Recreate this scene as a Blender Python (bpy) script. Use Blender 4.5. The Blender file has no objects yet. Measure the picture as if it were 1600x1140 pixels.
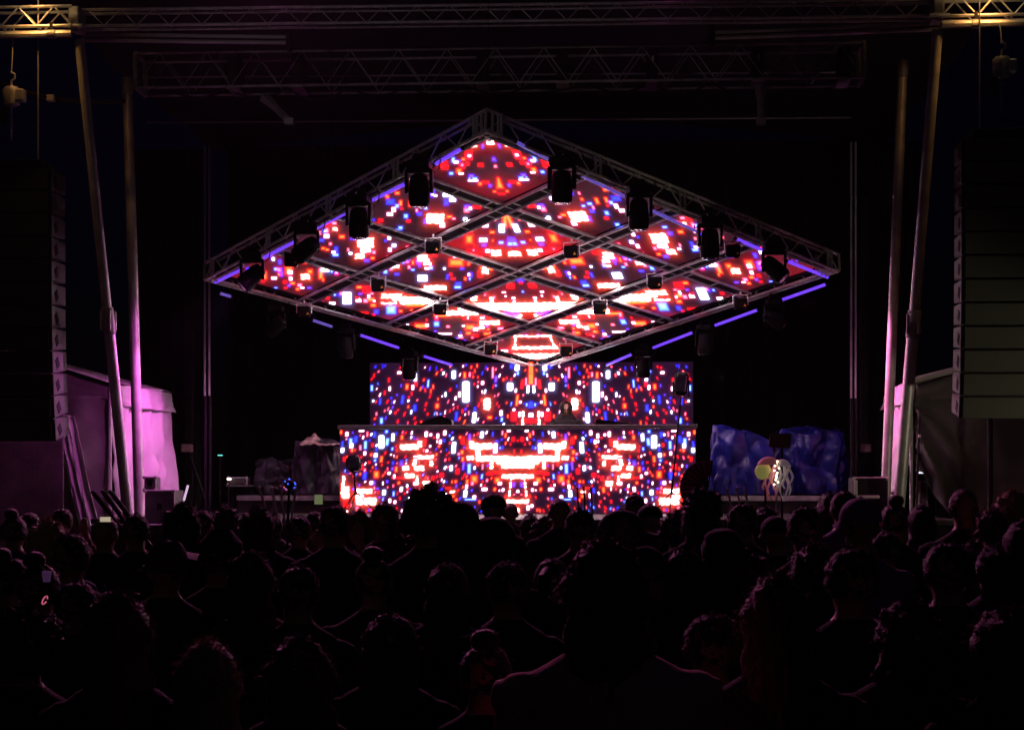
import bpy, bmesh, math, random
import numpy as np
from mathutils import Vector, Matrix, noise
R = math.radians
sc = bpy.context.scene
COL = sc.collection

# ------------------------------------------------------------------ camera, world, moon, exposure
F_PX, HOR, CAMH, YAW = 2600.0, 745.0, 1.95, 0.056
cam = bpy.data.objects.new('camera', bpy.data.cameras.new('camera'))
COL.objects.link(cam)
cam.location = (0, 0, CAMH)
cam.rotation_euler = (R(90), 0, YAW)
cam.data.sensor_fit = 'HORIZONTAL'
cam.data.sensor_width = 36.0
cam.data.lens = 36.0 * F_PX / 1600.0
cam.data.shift_y = (HOR - 570.0) / 1600.0
cam.data.clip_start = 0.05
cam.data.clip_end = 3000
sc.camera = cam

wd = bpy.data.worlds.new('World'); sc.world = wd; wd.use_nodes = True
wn = wd.node_tree.nodes; wl = wd.node_tree.links
sky = wn.new('ShaderNodeTexSky'); sky.sky_type = 'NISHITA'; sky.sun_disc = False
sky.sun_elevation = R(1.0); sky.sun_rotation = R(140); sky.air_density = 1.0; sky.dust_density = 0.3; sky.ozone_density = 8.0
wl.new(sky.outputs[0], wn['Background'].inputs['Color'])
wn['Background'].inputs['Strength'].default_value = 0.0020
moon = bpy.data.objects.new('moon', bpy.data.lights.new('moon', 'SUN'))
moon.data.energy = 0.004; moon.data.angle = R(0.5); moon.data.color = (1.0, 0.95, 0.88)
moon.rotation_euler = (R(60), 0, R(30)); COL.objects.link(moon)
vs = sc.view_settings
vs.view_transform = 'Standard'; vs.look = 'None'; vs.exposure = 0.0; vs.gamma = 1.0; vs.use_curve_mapping = False
sc.cycles.use_denoising = True
sc.cycles.sample_clamp_indirect = 4.0
sc.cycles.max_bounces = 3
sc.cycles.adaptive_threshold = 0.03
sc.cycles.adaptive_min_samples = 16
sc.cycles.caustics_reflective = False
sc.cycles.caustics_refractive = False

CY, SY = math.cos(YAW), math.sin(YAW)
def P(px, py, D):
    """point seen at photo pixel (px, py) that stands in the plane y = D of the stage"""
    a = (px - 800.0) / F_PX; b = (HOR - py) / F_PX
    dx = a * CY - SY; dy = a * SY + CY
    t = D / dy
    return Vector((dx * t, D, CAMH + b * t))
def ray(px, py):
    a = (px - 800.0) / F_PX; b = (HOR - py) / F_PX
    return Vector((a * CY - SY, a * SY + CY, b))
def toplane(px, py, o, n):
    d = ray(px, py); c = Vector((0, 0, CAMH))
    return c + d * ((o - c).dot(n) / d.dot(n))
def pix(v):
    v = v - Vector((0, 0, CAMH))
    x = v.x * CY + v.y * SY; y = -v.x * SY + v.y * CY
    return 800 + F_PX * x / y, HOR - F_PX * v.z / y

# ------------------------------------------------------------------ materials
MATS = {}
def mat(name, col, rough=0.6, metal=0.0, bump=0.0, bscale=30.0, var=0.0, emit=None, spec=0.5, vscale=6.0):
    m = bpy.data.materials.new(name); m.use_nodes = True
    nt = m.node_tree; b = nt.nodes['Principled BSDF']
    b.inputs['Base Color'].default_value = (*col, 1); b.inputs['Roughness'].default_value = rough
    b.inputs['Metallic'].default_value = metal; b.inputs['Specular IOR Level'].default_value = spec
    if var:
        tc = nt.nodes.new('ShaderNodeTexCoord'); n = nt.nodes.new('ShaderNodeTexNoise')
        n.inputs['Scale'].default_value = vscale; n.inputs['Detail'].default_value = 6
        nt.links.new(tc.outputs['Object'], n.inputs['Vector'])
        r = nt.nodes.new('ShaderNodeValToRGB')
        r.color_ramp.elements[0].position = .3; r.color_ramp.elements[1].position = .72
        r.color_ramp.elements[0].color = (*[c * (1 - var) for c in col], 1)
        r.color_ramp.elements[1].color = (*[min(1, c * (1 + var)) for c in col], 1)
        nt.links.new(n.outputs['Fac'], r.inputs['Fac']); nt.links.new(r.outputs['Color'], b.inputs['Base Color'])
        mr = nt.nodes.new('ShaderNodeMapRange'); mr.inputs['To Min'].default_value = max(0.05, rough - .12); mr.inputs['To Max'].default_value = min(1, rough + .15)
        nt.links.new(n.outputs['Fac'], mr.inputs['Value']); nt.links.new(mr.outputs['Result'], b.inputs['Roughness'])
    if bump:
        tc = nt.nodes.new('ShaderNodeTexCoord'); n = nt.nodes.new('ShaderNodeTexNoise')
        n.inputs['Scale'].default_value = bscale; n.inputs['Detail'].default_value = 5
        nt.links.new(tc.outputs['Object'], n.inputs['Vector'])
        bp = nt.nodes.new('ShaderNodeBump'); bp.inputs['Strength'].default_value = bump; bp.inputs['Distance'].default_value = 0.02
        nt.links.new(n.outputs['Fac'], bp.inputs['Height']); nt.links.new(bp.outputs['Normal'], b.inputs['Normal'])
    if emit:
        b.inputs['Emission Color'].default_value = (*emit[:3], 1); b.inputs['Emission Strength'].default_value = emit[3]
    MATS[name] = m
    return m
def tint_mat(name, rough, bump=0.3, bscale=40.0, sheen=.06):
    m = mat(name, (.5, .5, .5), rough, bump=bump, bscale=bscale)
    b = m.node_tree.nodes['Principled BSDF']; b.inputs['Sheen Weight'].default_value = sheen; b.inputs['Sheen Roughness'].default_value = .35; b.inputs['Sheen Tint'].default_value = (1, .9, .95, 1)
    oi = m.node_tree.nodes.new('ShaderNodeObjectInfo')
    m.node_tree.links.new(oi.outputs['Color'], m.node_tree.nodes['Principled BSDF'].inputs['Base Color'])
    return m
def screen_mat(name):
    m = bpy.data.materials.new(name); m.use_nodes = True; nt = m.node_tree
    b = nt.nodes['Principled BSDF']; b.inputs['Base Color'].default_value = (.004, .004, .004, 1); b.inputs['Roughness'].default_value = .7; b.inputs['Specular IOR Level'].default_value = .1
    at = nt.nodes.new('ShaderNodeAttribute'); at.attribute_name = 'video'
    nt.links.new(at.outputs['Color'], b.inputs['Emission Color']); b.inputs['Emission Strength'].default_value = 1.0
    MATS[name] = m
    return m
M_ALU = mat('aluminium', (.66, .65, .66), .42, .45, var=.22, vscale=9)
M_ALUD = mat('aged_aluminium', (.46, .45, .46), .5, .4, var=.3, vscale=5)
M_STEEL = mat('galvanised_tube', (.68, .67, .67), .42, .35, var=.25, vscale=3.5, bump=.08)
M_BLACKM = mat('black_metal', (.012, .012, .013), .5, .0, var=.35, bump=.1, spec=.2)
M_BLACKP = mat('black_plastic', (.0025, .0025, .003), .5, bump=.06, bscale=80, spec=.06)
M_LENS = mat('lens_glass', (.03, .03, .05), .05, spec=1.0)
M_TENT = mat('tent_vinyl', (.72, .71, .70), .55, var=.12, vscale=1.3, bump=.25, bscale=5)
M_TENTD = mat('shaded_tent_vinyl', (.20, .18, .18), .6, var=.25, vscale=1.4, bump=.5, bscale=6)  # tent vinyl darkened: shade of the front walls put into the colour
M_SCRIM = mat('scrim', (.20, .17, .18), .85, var=.3, vscale=3, bump=.4, bscale=60)
M_DRAPE = mat('black_drape', (.004, .004, .006), .95)
M_ROOF = mat('roof_vinyl', (.004, .004, .006), .9)
M_DECK = mat('stage_plywood', (.025, .022, .022), .6, var=.3)
M_GROUND = mat('trodden_grass', (.03, .035, .02), .95, var=.5, vscale=2, bump=.8, bscale=12)
M_TARPB = mat('blue_tarpaulin', (.012, .016, .24), .32, var=.3, vscale=4, bump=.9, bscale=7)
M_TARPD = mat('dark_tarpaulin', (.035, .035, .05), .4, var=.3, bump=.5, bscale=9)
M_PINKC = mat('pale_canvas', (.45, .30, .30), .7, var=.15, bump=.3, bscale=12)
M_CAB = mat('speaker_paint', (.035, .035, .036), .55, var=.25, bump=.2, bscale=120)
M_CABS = mat('speaker_side_paint', (.05, .047, .05), .5, var=.2, bump=.15, bscale=90)
M_GRILLE = mat('speaker_grille', (.11, .11, .09), .6, .1, bump=.5, bscale=220)
M_CASE = mat('road_case', (.10, .095, .10), .55, var=.25, bump=.1)
M_WHITEP = mat('white_paint', (.75, .74, .72), .5, var=.08)
M_YELLOW = mat('warning_yellow', (.65, .33, .04), .5)
M_SKIN = mat('skin', (.42, .26, .19), .5, bump=.05, bscale=200)
M_TOP = tint_mat('shirt_cloth', .9)
M_TROUS = mat('trouser_cloth', (.022, .024, .032), .9, bump=.3)
M_HAIR = tint_mat('hair', .40, .6, 120, .8)
M_HAT = tint_mat('hat_cloth', .8)
M_TUBE = mat('violet_tube', (.2, .15, .4), .3, emit=(.17, .05, 1.0, 1.05))
M_TUBED = mat('dimmed_violet_tube', (.25, .2, .4), .3, emit=(.22, .14, .9, .42))
M_SCREEN = screen_mat('led_video')
M_PHONE = mat('phone_screen', (.05, .05, .05), .2, emit=(.5, .6, .28, .22))
M_PHONEW = mat('phone_picture', (.05, .05, .05), .2, emit=(.9, .75, .55, .45))
M_BULBW = mat('warm_bulb', (.8, .8, .7), .3, emit=(1.0, .85, .6, 3.0))
M_BULBB = mat('blue_bulb', (.1, .1, .8), .3, emit=(.03, .12, 1.0, 1.6))
M_BULBR = mat('red_bulb', (.8, .1, .1), .3, emit=(1.0, .10, .08, 1.0))
M_GLOWPINK = mat('pink_glow_plastic', (.8, .3, .5), .3, emit=(1.0, .18, .32, .45))
M_PAPER = mat('yellow_paper', (.62, .60, .26), .6, var=.1, emit=(.55, .5, .15, .22))
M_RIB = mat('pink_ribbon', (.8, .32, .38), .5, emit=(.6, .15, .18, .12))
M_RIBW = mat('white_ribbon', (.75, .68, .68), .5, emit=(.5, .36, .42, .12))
M_FAN = mat('pink_fan_paper', (.35, .10, .18), .7)
_n = M_FAN.node_tree; _t = _n.nodes.new('ShaderNodeBsdfTranslucent'); _t.inputs[0].default_value = (.16, .05, .10, 1); _x = _n.nodes.new('ShaderNodeMixShader'); _x.inputs[0].default_value = .6
_n.links.new(_n.nodes['Principled BSDF'].outputs[0], _x.inputs[1]); _n.links.new(_t.outputs[0], _x.inputs[2]); _n.links.new(_x.outputs[0], _n.nodes['Material Output'].inputs['Surface'])
M_CARD = mat('brown_card', (.10, .06, .045), .8, var=.2)
M_LAMPON = mat('lamp_face', (.9, .8, .6), .3, emit=(1.0, .62, .25, 12.0))
M_LAMPM = mat('added_wash_face', (.9, .5, .8), .3, emit=(1.0, .15, .7, 3.0))  # glass of the added audience wash lamps
M_LAMPO = mat('flood_face', (.9, .9, .6), .3, emit=(1.0, .9, .5, 10.0))

# ------------------------------------------------------------------ object helpers
WORLD = {}
def tag(o, label=None, cat=None, group=None, kind=None):
    if label: o['label'] = label
    if cat: o['category'] = cat
    if group: o['group'] = group
    if kind: o['kind'] = kind
    return o
def link(o, parent=None, M=None):
    """M is a world matrix"""
    COL.objects.link(o)
    M = M if M is not None else Matrix.Identity(4)
    if parent is not None:
        o.parent = parent
        o.matrix_parent_inverse = WORLD[parent.name].inverted()
    o.matrix_basis = M
    WORLD[o.name] = M.copy()
    return o
def empty(name, loc, label, cat, group=None, rz=0.0):
    o = bpy.data.objects.new(name, None); o.empty_display_size = .2
    link(o, None, Matrix.Translation(loc) @ Matrix.Rotation(rz, 4, 'Z'))
    return tag(o, label, cat, group)
def copy_tree(src, M, parent=None):
    o = src.copy(); COL.objects.link(o); o.parent = parent
    if M is not None: o.matrix_basis = M; WORLD[o.name] = M.copy()
    for c in src.children: copy_tree(c, None, o)
    return o

class MB:
    def __init__(s): s.v = []; s.f = []; s.c = None
    def add(s, vs, fs):
        n = len(s.v); s.v += [tuple(v) for v in vs]; s.f += [tuple(i + n for i in f) for f in fs]; return s
    def box(s, c, d, M=None):
        x, y, z = [k / 2 for k in d]; c = Vector(c)
        vs = [Vector((sx * x, sy * y, sz * z)) for sz in (-1, 1) for sx, sy in ((-1, -1), (1, -1), (1, 1), (-1, 1))]
        vs = [(M @ v if M is not None else v) + c for v in vs]
        return s.add(vs, [(3, 2, 1, 0), (4, 5, 6, 7), (0, 1, 5, 4), (1, 2, 6, 5), (2, 3, 7, 6), (3, 0, 4, 7)])
    def bbox(s, c, d, b, M=None):
        """box with chamfered edges"""
        c = Vector(c); pts = []; h = [k / 2 for k in d]
        bm = bmesh.new(); bmesh.ops.create_cube(bm, size=1)
        for v in bm.verts: v.co = Vector((v.co.x * d[0], v.co.y * d[1], v.co.z * d[2]))
        bmesh.ops.bevel(bm, geom=bm.edges[:], offset=b, segments=1, affect='EDGES')
        bm.verts.index_update()
        vs = [(M @ v.co if M is not None else v.co.copy()) + c for v in bm.verts]
        fs = [[v.index for v in f.verts] for f in bm.faces]; bm.free()
        return s.add(vs, fs)
    def tube(s, pts, rs, n=10, cap=True):
        pts = [Vector(p) for p in pts]
        if not isinstance(rs, (list, tuple)): rs = [rs] * len(pts)
        vs = []; fs = []; ref = None
        for i, p in enumerate(pts):
            d = (pts[min(i + 1, len(pts) - 1)] - pts[max(i - 1, 0)]).normalized()
            if ref is None: ref = Vector((0, 0, 1)) if abs(d.z) < .9 else Vector((1, 0, 0))
            u = (ref - d * ref.dot(d)).normalized(); w = d.cross(u); ref = u
            for k in range(n):
                a = 2 * math.pi * k / n
                vs.append(p + (u * math.cos(a) + w * math.sin(a)) * rs[i])
        for i in range(len(pts) - 1):
            for k in range(n):
                fs.append((i * n + k, i * n + (k + 1) % n, (i + 1) * n + (k + 1) % n, (i + 1) * n + k))
        if cap: fs.append(tuple(range(n - 1, -1, -1))); fs.append(tuple((len(pts) - 1) * n + k for k in range(n)))
        return s.add(vs, fs)
    def capsule(s, pts, rs, n=10):
        """tube along pts with round ends"""
        pts = [Vector(p) for p in pts]; rs = list(rs)
        d0 = (pts[0] - pts[1]).normalized(); d1 = (pts[-1] - pts[-2]).normalized()
        a = [pts[0] + d0 * rs[0] * k for k in (.97, .8, .45)]; ra = [rs[0] * k for k in (.22, .6, .89)]
        b = [pts[-1] + d1 * rs[-1] * k for k in (.45, .8, .97)]; rb = [rs[-1] * k for k in (.89, .6, .22)]
        return s.tube(a + pts + b, ra + rs + rb, n)
    def rings(s, rings, n=20, cap=True):
        """rings = (cx, cy, cz, rx, ry)"""
        vs = []; fs = []
        for (cx, cy, cz, rx, ry) in rings:
            for k in range(n):
                a = 2 * math.pi * k / n
                vs.append((cx + rx * math.cos(a), cy + ry * math.sin(a), cz))
        for i in range(len(rings) - 1):
            for k in range(n): fs.append((i * n + k, i * n + (k + 1) % n, (i + 1) * n + (k + 1) % n, (i + 1) * n + k))
        if cap: fs.append(tuple(range(n - 1, -1, -1))); fs.append(tuple((len(rings) - 1) * n + k for k in range(n)))
        return s.add(vs, fs)
    def ball(s, c, r, nu=12, nv=8, M=None):
        if not isinstance(r, (list, tuple)): r = (r, r, r)
        c = Vector(c); vs = []; fs = []
        for j in range(1, nv):
            t = math.pi * j / nv
            for i in range(nu):
                a = 2 * math.pi * i / nu
                v = Vector((r[0] * math.sin(t) * math.cos(a), r[1] * math.sin(t) * math.sin(a), r[2] * math.cos(t)))
                vs.append((M @ v if M is not None else v) + c)
        for e in (1, -1):
            v = Vector((0, 0, r[2] * e)); vs.append((M @ v if M is not None else v) + c)
        T = len(vs) - 2; B = T + 1
        for j in range(nv - 2):
            for i in range(nu): fs.append((j * nu + i, (j + 1) * nu + i, (j + 1) * nu + (i + 1) % nu, j * nu + (i + 1) % nu))
        for i in range(nu):
            fs.append((T, i, (i + 1) % nu)); fs.append((B, (nv - 2) * nu + (i + 1) % nu, (nv - 2) * nu + i))
        return s.add(vs, fs)
    def grid(s, fn, nu, nv):
        vs = [fn(i / nu, j / nv) for j in range(nv + 1) for i in range(nu + 1)]
        fs = [(j * (nu + 1) + i, j * (nu + 1) + i + 1, (j + 1) * (nu + 1) + i + 1, (j + 1) * (nu + 1) + i) for j in range(nv) for i in range(nu)]
        return s.add(vs, fs)
    def mesh(s, name, m=None, smooth=False):
        me = bpy.data.meshes.new(name); me.from_pydata(s.v, [], s.f); me.update()
        if m: me.materials.append(m)
        if smooth:
            me.polygons.foreach_set('use_smooth', [True] * len(me.polygons))
            try: me.set_sharp_from_angle(angle=R(40))
            except Exception: pass
        return me
    def obj(s, name, m, parent=None, M=None, smooth=False):
        return link(bpy.data.objects.new(name, s.mesh(name, m, smooth)), parent, M)
def frame(z, hint=Vector((0, 0, 1))):
    z = Vector(z).normalized()
    if abs(z.dot(hint)) > .98: hint = Vector((0, 1, 0))
    x = hint.cross(z).normalized(); y = z.cross(x)
    return Matrix((x, y, z)).transposed().to_4x4()
BAR = {}
def bar_mesh(m):
    if m.name not in BAR: BAR[m.name] = MB().tube([(0, 0, 0), (0, 0, 1)], 1.0, 8).mesh('bar', m, True)
    return BAR[m.name]
def bar(name, a, b, r, m, parent):
    a, b = Vector(a), Vector(b); d = b - a
    M = Matrix.Translation(a) @ frame(d) @ Matrix.Diagonal((r, r, d.length, 1))
    return link(bpy.data.objects.new(name, bar_mesh(m)), parent, M)
rng = random.Random(11)

# ------------------------------------------------------------------ people
HEADC = Vector((0, .01, 1.635))
def hand(mb, w, d, up, side, curl):
    """palm and five fingers from wrist w along d; up = back of the hand"""
    w, d, up = Vector(w), Vector(d).normalized(), Vector(up)
    up = (up - d * up.dot(d)).normalized(); sd = d.cross(up) * side
    mb.capsule([w, w + d * .045, w + d * .085], [.024, .030, .030], 10)
    mb.ball(w + d * .055 + sd * .0, (.036, .036, .036), 10, 8)
    for k, L in enumerate((.062, .074, .070, .055)):
        b = w + d * .085 + sd * (-.030 + .020 * k)
        p1 = b + d * L * .5 - up * curl * .012; p2 = p1 + (d - up * curl).normalized() * L * .5
        mb.capsule([b, p1, p2], [.0095, .009, .0078], 8)
    t0 = w + d * .03 - sd * .028; t1 = t0 + (d * .7 - sd * .7).normalized() * .04; mb.capsule([t0, t1, t1 + (d * .9 - up * curl * .4).normalized() * .03], [.013, .011, .009], 8)
def make_body(name, arms, bulk=1.0, hips=1.0):
    mb = MB(); k = bulk
    mb.rings([(0, 0, z, rx * (k if z > 1.0 else hips), ry * k) for z, rx, ry in ((.80, .15, .10), (.86, .178, .125), (.95, .182, .13), (1.06, .160, .118), (1.18, .168, .125), (1.30, .188, .132), (1.38, .192, .122), (1.43, .180, .105))] +
             [(0, -.005, z, rx, ry) for z, rx, ry in ((1.465, .150, .088), (1.49, .108, .076), (1.515, .070, .064), (1.54, .055, .058), (1.60, .051, .056))], 24)
    for s in (-1, 1):
        mb.ball((s * .178 * k, -.005, 1.385), (.066, .068, .064), 12, 8)
        # leg, shoe
        mb.capsule([(s * .09, 0, .86), (s * .10, .005, .66), (s * .105, .01, .48), (s * .108, -.01, .30), (s * .11, -.015, .10)], [.098 * hips, .088 * hips, .064, .062, .045], 12)
        mb.capsule([(s * .11, -.05, .045), (s * .12, .05, .04), (s * .125, .15, .032)], [.043, .046, .034], 10)
    # head: skull, jaw, nose, brow, ears
    mb.ball((0, -.008, 1.655), (.078, .097, .098), 20, 14)
    mb.ball((0, .03, 1.585), (.060, .066, .070), 16, 10)
    mb.capsule([(0, .098, 1.655), (0, .112, 1.625)], [.010, .014], 8)
    mb.capsule([(-.035, .082, 1.672), (.035, .082, 1.672)], [.012, .012], 8)
    mb.capsule([(-.020, .090, 1.582), (.020, .090, 1.582)], [.009, .009], 8)
    for s in (-1, 1): mb.ball((s * .082, -.005, 1.63), (.012, .022, .033), 8, 6)
    for s, pts, hd, up, curl in arms:
        q = [Vector(p) for p in pts]
        mb.capsule([q[0], q[0].lerp(q[1], .5), q[1], q[1].lerp(q[2], .5), q[2]], [.060, .054, .046, .042, .031], 10)
        hand(mb, q[2], hd, up, s, curl)
    tmp = bpy.data.objects.new('tmp', mb.mesh('tmp')); COL.objects.link(tmp)
    r = tmp.modifiers.new('r', 'REMESH'); r.mode = 'VOXEL'; r.voxel_size = .0125; r.use_smooth_shade = True
    s_ = tmp.modifiers.new('s', 'SMOOTH'); s_.factor = .5; s_.iterations = 4
    dg = bpy.context.evaluated_depsgraph_get()
    me = bpy.data.meshes.new_from_object(tmp.evaluated_get(dg)); me.name = name
    bpy.data.objects.remove(tmp)
    me.materials.clear()
    for m in (M_SKIN, M_TOP, M_TROUS, M_BLACKP): me.materials.append(m)
    wr = [(Vector(pts[2]), Vector(pts[1])) for s, pts, *_ in arms]
    for p in me.polygons:
        c = p.center
        mi = 1
        if c.z > 1.515 and abs(c.x) < .12: mi = 0
        elif c.z < .09: mi = 3
        elif c.z < .93 and abs(c.x) < .24: mi = 2
        for w, el in wr:
            d = (w - el).normalized()
            if (c - w).dot(d) > -.01 and (c - w).length < .26 and not (abs(c.x) < .15 and c.z < 1.0 and abs(c.y) < .1): mi = 0
        p.material_index = mi
    # cloth folds: push the shirt out a little with noise
    co = np.empty(len(me.vertices) * 3, np.float32); nr_ = np.empty_like(co)
    me.vertices.foreach_get('co', co); me.vertices.foreach_get('normal', nr_); co = co.reshape(-1, 3); nr_ = nr_.reshape(-1, 3)
    for i in np.nonzero((co[:, 2] > .95) & (co[:, 2] < 1.42) & (np.abs(co[:, 0]) < .27))[0]:
        c = Vector(co[i]); co[i] += nr_[i] * (noise.noise(c * 9) * .010 + noise.noise(c * 22) * .004 + .006)
    me.vertices.foreach_set('co', co.ravel()); me.update()
    return me
DOWN = lambda s: (s, ((s * .198, 0, 1.372), (s * .255, -.03, 1.12), (s * .245, .06, .88)), (0, .1, -1), (s, 0, 0), .6)
FRONT = lambda s: (s, ((s * .198, 0, 1.372), (s * .24, .06, 1.13), (s * .10, .30, 1.20)), (-s * .4, .6, .5), (s, -.2, .3), .8)
UP = lambda s: (s, ((s * .198, 0, 1.385), (s * .29, .14, 1.55), (s * .24, .16, 1.80)), (-s * .1, .1, 1), (0, -1, 0), .35)
PHONE = lambda s: (s, ((s * .198, 0, 1.372), (s * .23, .20, 1.25), (s * .10, .34, 1.52)), (-s * .15, .1, 1), (s * .3, -1, 0), .5)
DJA = lambda s: (s, ((s * .198, 0, 1.372), (s * .30, .06, 1.16), (s * .22, .34, 1.12)), (-s * .1, 1, -.2), (0, 0, 1), .5)
BODY = {'down': make_body('standing_body', [DOWN(-1), DOWN(1)]), 'front': make_body('arms_front_body', [FRONT(-1), FRONT(1)], 1.06),
        'broad': make_body('broad_body', [DOWN(-1), FRONT(1)], 1.16, 1.05), 'slim': make_body('slim_body', [FRONT(-1), DOWN(1)], .90),
        'up': make_body('arm_up_body', [DOWN(-1), UP(1)]), 'upl': make_body('left_arm_up_body', [UP(-1), FRONT(1)], .98), 'phone': make_body('phone_body', [PHONE(-1), PHONE(1)]), 'dj': make_body('table_body', [DJA(-1), DJA(1)], 1.12)}
def hair_mesh(kind, seed):
    rr = random.Random(seed); mb = MB(); H = HEADC + Vector((0, -.005, .02))
    nu, nv = 36, 22
    R0 = {'short': (.087, .106, .108), 'crop': (.083, .101, .102), 'curly': (.112, .122, .128), 'long': (.092, .110, .112), 'wavy': (.100, .114, .114), 'bun': (.087, .106, .108), 'pony': (.087, .106, .108)}[kind]
    amp = {'short': .010, 'crop': .007, 'curly': .030, 'long': .007, 'wavy': .015, 'bun': .006, 'pony': .006}[kind]
    fr = {'curly': 22, 'wavy': 16}.get(kind, 28)
    vs = {}; fs = []
    def pt(i, j):
        t = math.pi * j / nv * .86; a = 2 * math.pi * i / nu
        d = Vector((math.sin(t) * math.cos(a), math.sin(t) * math.sin(a), math.cos(t)))
        k = 1 + (noise.noise(d * fr * .12 + Vector((seed, 0, 0))) * 1.2 + noise.noise(d * fr * .35 + Vector((0, seed, 0)))) * amp / .1
        return H + Vector((d.x * R0[0], d.y * R0[1], d.z * R0[2])) * k, d
    allp = [[pt(i, j) for i in range(nu)] for j in range(nv + 1)]
    def keep(d): return d.z > (-.62 if d.y < .1 else .30 if d.y > .45 else -.62 + (d.y - .1) / .35 * .92)
    idx = {}
    for j in range(nv):
        for i in range(nu):
            q = [(i, j), ((i + 1) % nu, j), ((i + 1) % nu, j + 1), (i, j + 1)]
            if not keep(sum((allp[b][a][1] for a, b in q), Vector()) / 4): continue
            f = []
            for a, b in q:
                if (a, b) not in idx: idx[a, b] = len(mb.v); mb.v.append(tuple(allp[b][a][0]))
                f.append(idx[a, b])
            mb.f.append(tuple(f))
    base = [Vector(v) for v in mb.v]
    if kind in ('long', 'wavy'):
        L = .42 if kind == 'long' else .34
        def fn(u, v):
            a = R(178 + 184 * u) ; w = 1 + .22 * v + (.10 if kind == 'wavy' else .03) * math.sin(v * 14 + u * 20)
            s = .02 * noise.noise(Vector((u * 16, v * 5, seed)))
            return H + Vector((math.cos(a) * (.092 * w + s), math.sin(a) * (.104 + .02 * v) + (-.02 * v) + s, .02 - L * v + .03 * noise.noise(Vector((u * 22, 0, seed))) * v))
        mb.grid(fn, 40, 20)
        base += [fn(rr.random(), rr.random()) for _ in range(300)]
    if kind == 'bun':
        mb.ball(H + Vector((0, -.06, .125)), (.05, .05, .042), 14, 10); base += [H + Vector((0, -.06, .125)) + Vector((rr.gauss(0, 1), rr.gauss(0, 1), rr.gauss(0, 1))).normalized() * .046 for _ in range(90)]
    if kind == 'pony':
        mb.capsule([H + Vector((0, -.10, .05)), H + Vector((0, -.155, .02)), H + Vector((.01, -.16, -.10)), H + Vector((.015, -.14, -.24))], [.022, .034, .036, .015], 10)
    ns = {'short': 1500, 'crop': 1500, 'curly': 2400, 'long': 1600, 'wavy': 2000, 'bun': 1100, 'pony': 1100}[kind]
    ln = {'short': (.012, .032), 'crop': (.008, .018), 'curly': (.02, .05), 'long': (.01, .05), 'wavy': (.015, .06), 'bun': (.01, .03), 'pony': (.01, .03)}[kind]
    for _ in range(ns):
        p = rr.choice(base); n_ = (p - H); n_.z *= .6; n_ = n_.normalized()
        t = (n_ + Vector((rr.gauss(0, .6), rr.gauss(0, .6), rr.gauss(-.3, .6)))).normalized()
        L = rr.uniform(*ln); sd = t.cross(Vector((rr.gauss(0, 1), rr.gauss(0, 1), rr.gauss(0, 1)))).normalized() * .00065
        m = p + t * L * .55; e_ = p + t * L + Vector((0, 0, -L * .35))
        n0 = len(mb.v); mb.v += [tuple(p - sd), tuple(p + sd), tuple(m + sd * .8), tuple(m - sd * .8), tuple(e_)]
        mb.f += [(n0, n0 + 1, n0 + 2, n0 + 3), (n0 + 3, n0 + 2, n0 + 4)]
    return mb.mesh(kind + '_hair', M_HAIR, True)
HAIR = {k: [hair_mesh(k, 10 * i + s) for s in range(2)] for i, k in enumerate(('short', 'crop', 'curly', 'long', 'wavy', 'bun', 'pony'))}
def cap_mesh():
    H = HEADC + Vector((0, -.005, .035)); mb = MB()
    mb.grid(lambda u, v: H + Vector((.094 * math.cos(2 * math.pi * u) * math.sin(v * 1.66), .112 * math.sin(2 * math.pi * u) * math.sin(v * 1.66), .098 * math.cos(v * 1.66))), 32, 12)
    mb.ball(H + Vector((0, 0, .099)), (.010, .010, .006), 8, 6)
    def br(u, v):
        a = R(20 + 140 * u); r = 1 + .62 * v * math.sin(math.pi * u) ** .6
        return H + Vector((.094 * math.cos(a) * (1 + .10 * v), .110 * math.sin(a) * r, -.008 - .018 * v - .02 * abs(u - .5) * v))
    mb.grid(br, 20, 6); mb.grid(lambda u, v: br(u, v) + Vector((0, 0, -.006)), 20, 6)
    return mb.mesh('cap', M_HAT, True)
def beanie_mesh():
    H = HEADC + Vector((0, -.008, .02)); mb = MB()
    mb.grid(lambda u, v: H + Vector((.094 * math.cos(2 * math.pi * u) * math.sin(v * 1.75) ** .8, .113 * math.sin(2 * math.pi * u) * math.sin(v * 1.75) ** .8, .130 * math.cos(v * 1.75) + .003 * math.sin(u * 200))), 60, 14)
    mb.tube([H + Vector((.095 * math.cos(a), .115 * math.sin(a), -.005)) for a in [k * 2 * math.pi / 32 for k in range(33)]], .016, 8, cap=False)
    return mb.mesh('beanie', M_HAT, True)
def hood_mesh():
    H = HEADC; mb = MB()
    def fn(u, v):
        a = R(112 + 316 * u); t = v
        if t < .55: th = t / .55 * 1.5; r = (.112 * math.sin(th) ** .85, .130 * math.sin(th) ** .85); z = .040 + .112 * math.cos(th)
        else: k = (t - .55) / .45; r = (.112 + .075 * k ** 2 - .02 * math.sin(k * 3.1), .130 - .02 * math.sin(k * 3.1) + .0 * k); z = .045 - .24 * k
        w = .012 * noise.noise(Vector((u * 6, v * 6, 3)))
        return H + Vector((r[0] * math.cos(a) + w, r[1] * math.sin(a) - .005 + w, z))
    mb.grid(fn, 40, 22)
    return mb.mesh('hood', M_TOP, True)
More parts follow.
